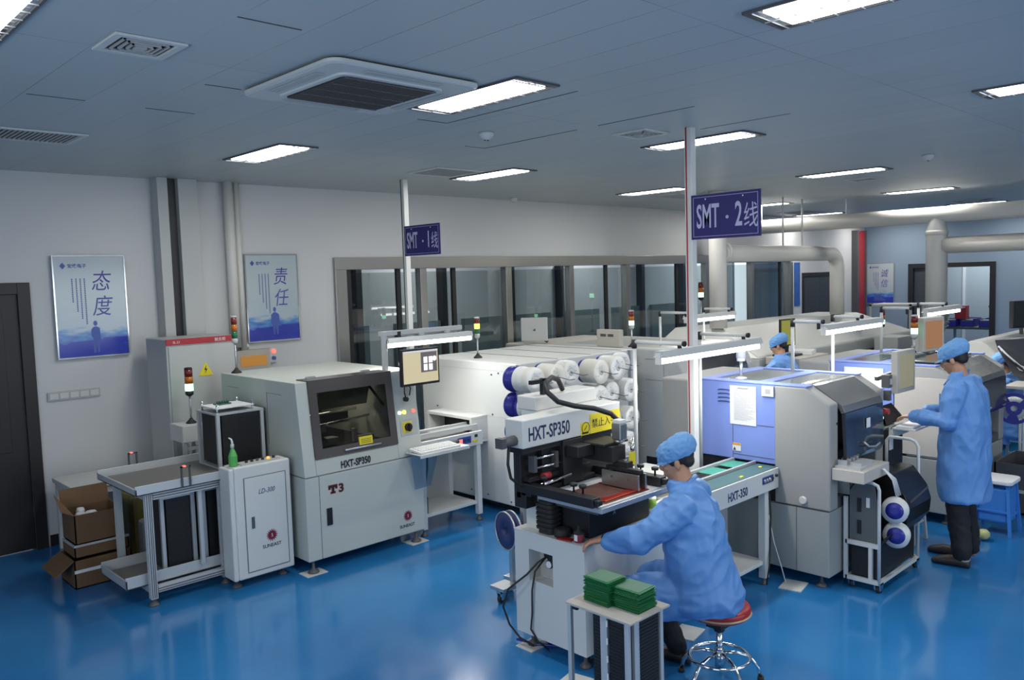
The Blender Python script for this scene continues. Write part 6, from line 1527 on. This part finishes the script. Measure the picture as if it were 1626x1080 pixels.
def seated(loc, yaw, label, sh=.47, detail=True, lhand=(-.18, .51, .805), rhand=(.19, .34, .78), lift=0.0):
    """sh seat height"""
    t = thing('person', label, 'person', loc)
    z = sh-.47; V3 = lambda x, y, q: Vector((x, y, q+z))
    hc = V3(.025, .15, 1.245); hf = Vector((-.22, .92, -.30)); hu = Vector((0, .28, .95))
    vx = .0065 if detail else .011
    b = B(); P, s = head(b, hc, hf, hu, 1.0)
    limb(b, [V3(0, .06, 1.04), V3(0, .10, 1.12), V3(.015, .13, 1.20)], [.070, .058, .056])
    rings_el(b, [(.50+z, .14, .11, 0, .03), (.62+z, .14, .10, 0, .04), (.80+z, .14, .08, 0, .06), (.98+z, .15, .08, 0, .08), (1.05+z, .10, .06, 0, .08)])
    aL = [V3(-.175, .075, 1.02), V3(-.26, .27, .865), V3(*lhand)]; aR = [V3(.175, .09, 1.02), V3(.23, .27, .82), V3(*rhand)]
    for a in (aL, aR): limb(b, a, [.05, .042, .028])
    fL = (aL[2]-aL[1]).normalized()
    hand(b, aL[2]-fL*.01, Vector((-.2, .93, -.16)), Vector((-.1, -.16, -1)), Vector((.95, .25, 0)), .42, .14)
    hand(b, aR[2], Vector((-.3, .9, 0)), Vector((0, 0, -1)), Vector((-1, -.2, 0)), .3)
    legs = [[V3(-.10, .06, .53), V3(-.17, .40, .52), Vector((-.16, .34, .09))], [V3(.10, .06, .53), V3(.16, .38, .50), Vector((.17, .20, .09))]]
    for l in legs: limb(b, l, [.09, .06, .04]); limb(b, [l[2]+Vector((0, -.02, -.02)), l[2]+Vector((0, .09, -.045))], [.034, .028])
    body = bake('body', b, 'skin', t, vx, 2)
    eyes_etc(P, s, hf, body)
    hair_on(hc, hf, hu, body); cap_on(hc, hf, hu, t)
    b = B()
    rings_el(b, [(.45+z, .215, .20, -.01, -.02), (.50+z, .235, .215, -.01, -.01), (.60+z, .230, .20, 0, .0), (.75+z, .222, .17, 0, .03), (.90+z, .228, .158, 0, .05), (.99+z, .215, .138, 0, .06), (1.045+z, .165, .10, 0, .075), (1.09+z, .115, .095, 0, .09), (1.125+z, .082, .078, 0, .105), (1.14+z, .075, .07, 0, .11)])
    for a in (aL, aR): limb(b, [a[0], a[0].lerp(a[1], .5), a[1], a[1].lerp(a[2], .5), a[1].lerp(a[2], .84 if a is aL else .86)], [.092, .085, .080, .070, .056])
    for q, l in ((-1, legs[0]), (1, legs[1])):
        limb(b, [l[0], l[0].lerp(l[1], .6), l[1].lerp(l[0], .12)], [.12, .105, .09])
    rings_el(b, [(.40+z, .10, .10, -.12, .12), (.55+z, .14, .14, -.10, .14)])
    coat = bake('coat', b, 'clothblue', t, .0085, 3, fold=((4.8, 4.8, 6.0), .021))
    b = B()
    B().tube([P(-.085, .03, -.15), P(-.075, -.045, -.125), P(0, -.075, -.115), P(.075, -.045, -.125), P(.085, .03, -.15)], .014, n=8).build('collar', 'clothblue', coat)
    if detail:
        w_ = aL[1].lerp(aL[2], .95); B().cyl(w_-fL*.009, w_+fL*.009, .034, n=20).build('wristwatch', 'chrome', t)
    b = B()
    for l in legs: limb(b, [l[1]+Vector((0, -.04, -.02)), l[1].lerp(l[2], .5), l[2]], [.088, .076, .062])
    bake('trousers', b, 'trouser', t, .012, 3, .015, .08)
    for l, a in ((legs[0], .3), (legs[1], -.1)):
        b = B(); shoe(b, l[2].x, l[2].y+.03, a); bake('shoe', b, 'black', t, .008, 2)
    return t
place(seated, (3.82, 2.50, 0), .33, 'person in a long blue coat and cap sitting on the red stool')
place(seated, (9.12, 4.72, 0), .1, 'person in blue coat and cap seen small beyond the blue mounter, facing left', .60, False, (-.1, .30, .95), (.12, .30, .95))
place(seated, (9.98, 2.56, 0), .1, 'person in blue coat sitting at the right edge, mostly hidden behind the blue reel', .42, False, (-.16, .42, .8), (.10, .40, .9))

def round_stool(x, y, h, label, seatm, r=.17):
    t = thing('stool', label, 'stool', (x, y, 0))
    B().lathe([(r*.92, -.065), (r, -.055), (r*1.02, -.022), (r*.97, -.004), (r*.6, .0)], (x, y, h), n=36).build('seat', seatm, t)
    B().lathe([(r+.002, -.050), (r+.008, -.044), (r+.002, -.038)], (x, y, h), n=36).build('piping', mat('cream piping', (.5, .42, .25), .5), t)
    B().box(x-.06, y-.05, h-.13, x+.06, y+.05, h-.055).cyl((x, y, h-.16), (x, y, h-.1), .03).build('tilt_mechanism', 'black', t, bevel=.006)
    B().cyl((x, y, .10), (x, y, h-.13), .018).build('gas_column', 'chrome', t)
    B().cyl((x, y, .09), (x, y, .20), .028).build('hub', 'chrome', t)
    ring = B(); n = 40; rr_ = .165
    pts = [(x+rr_*math.cos(2*PI*i/n), y+rr_*math.sin(2*PI*i/n), .15) for i in range(n+1)]
    ring.tube(pts, .010, n=8).build('foot_ring', 'chrome', t)
    for i in range(5):
        a = 2*PI*i/5+.5; c, s = math.cos(a), math.sin(a)
        lg = B().tube([(x+.02*c, y+.02*s, .17), (x+.10*c, y+.10*s, .165), (x+.17*c, y+.17*s, .14), (x+.215*c, y+.215*s, .08), (x+.23*c, y+.23*s, .02)], .011, n=8).build('leg', 'chrome', t)
        B().cyl((x+.23*c, y+.23*s, 0), (x+.23*c, y+.23*s, .025), .018).build('glide', 'rubber', lg)
    return t
round_stool(3.87, 2.43, .455, 'round red vinyl stool with chrome foot ring under the nearest worker', 'redseat')
round_stool(9.12, 4.68, .575, 'stool hidden under the far worker', 'cush')
stool4(9.98, 2.54, .41, 'white legged stool under the person at the right edge', 'paper', 'white', .16)

# ---------------------------------------------------------------- foreground magazine with green boards
t = thing('magazine_stand', 'tall aluminium and black board magazine in the foreground with grey board on top', 'stand', (2.97, 2.42, 0))
x0, x1, y0, y1, h = 2.83, 3.10, 2.25, 2.62, .735
B().box(2.80, 2.21, h, 3.10, 2.60, h+.008).build('top_board', 'cardl', t)
B().box(x0, y0, h-.02, x1, y1, h).build('top_frame', 'aluw', t, bevel=.002)
B().box(x0, y0, 0.0, x1, y1, .02).build('bottom_frame', 'aluw', t)
for x, y in ((x0, y0), (x0, y1-.022), (x1-.022, y0), (x1-.022, y1-.022)): B().box(x, y, .02, x+.022, y+.022, h-.02).build('corner_post', 'aluw', t, bevel=.002)
B().box(x0+.002, y0+.125, .02, x0+.02, y0+.165, h-.02).build('middle_post', 'aluw', t, bevel=.002)
B().box(x0+.05, y0-.0, .02, x0+.085, y0+.02, h-.02).build('middle_post', 'aluw', t, bevel=.002)
for ya, yb in ((y0+.03, y0+.12), (y0+.17, y0+.215)):
    b = B().box(x0+.012, ya, .02, x0+.018, yb, h-.02)
    for k in range(40): b.box(x0+.009, ya+.004, .035+k*.0165, x0+.02, yb-.004, .040+k*.0165)
    b.build('slotted_wall', 'black', t)
b = B().box(x0+.09, y0+.01, .02, x1-.03, y0+.016, h-.02)
for k in range(40): b.box(x0+.095, y0+.006, .035+k*.0165, x1-.035, y0+.02, .040+k*.0165)
b.build('slotted_wall', 'black', t)
b = B().box(x0+.03, y0+.03, .02, x1-.03, y0+.215, h-.03); b.build('slot_stack', 'black', t)
for k in range(8): B().box(x0-.001, y0+.118, .08+k*.085, x0+.003, y0+.126, .11+k*.085).build('clip', 'paper', t)
B().box(x0+.004, y0+.31, h-.035, x0+.02, y0+.34, h-.02).build('latch', 'black', t)
M['pcb1'] = mat('green circuit panel', (.015, .17, .05), .35, var=.10, vscale=60)
M['pcb2'] = mat('green circuit panel edge', (.09, .20, .13), .5)
def pcb_stack(cx, cy, z0, n, where, sx=.135, sy=.155, yaw=0.0):
    pr = None
    for k in range(n):
        z = z0+k*.0058
        if k == 0:
            o = B().box(-sx/2, -sy/2, 0, sx/2, sy/2, .0020).build('circuit_board', 'pcb1')
            B().box(-sx/2+.010, -sy/2+.010, .0016, sx/2-.010, sy/2-.010, .0044).build('components', 'pcb2', o)
            pr = o; o.location = (cx, cy, z); r = o
        else:
            r = pr.copy(); COL.objects.link(r)
            for c in pr.children: d = c.copy(); COL.objects.link(d); d.parent = r
            r.location = (cx+rr.uniform(-.006, .006), cy+rr.uniform(-.006, .006), z)
        r.rotation_euler = (0, 0, yaw+rr.uniform(-.03, .03))
        top = k == n-1
        tag(r, ('topmost green circuit board of the %s stack on the magazine stand' if top else 'green circuit board within the %s stack on the magazine stand') % where, 'circuit board', 'green boards, %s stack' % where)
pcb_stack(2.945, 2.475, h+.008, 21, 'taller rear')
pcb_stack(2.975, 2.325, h+.008, 17, 'lower front')
# floor protector plates
for x, y, lab in ((5.45, 2.80, 'white floor plate under the nearer blue mounter'), (3.30, 3.02, 'white floor plate beside the pedestal printer, near the foreground magazine'), (4.28, 2.92, 'pale floor plate near the red stool')):
    o = B().obox((x, y, .003), (.20, .16, .006), (0, 0, .2)).build('floor_plate', 'offwhite'); tag(origin(o, (x, y, 0)), lab, 'floor plate')
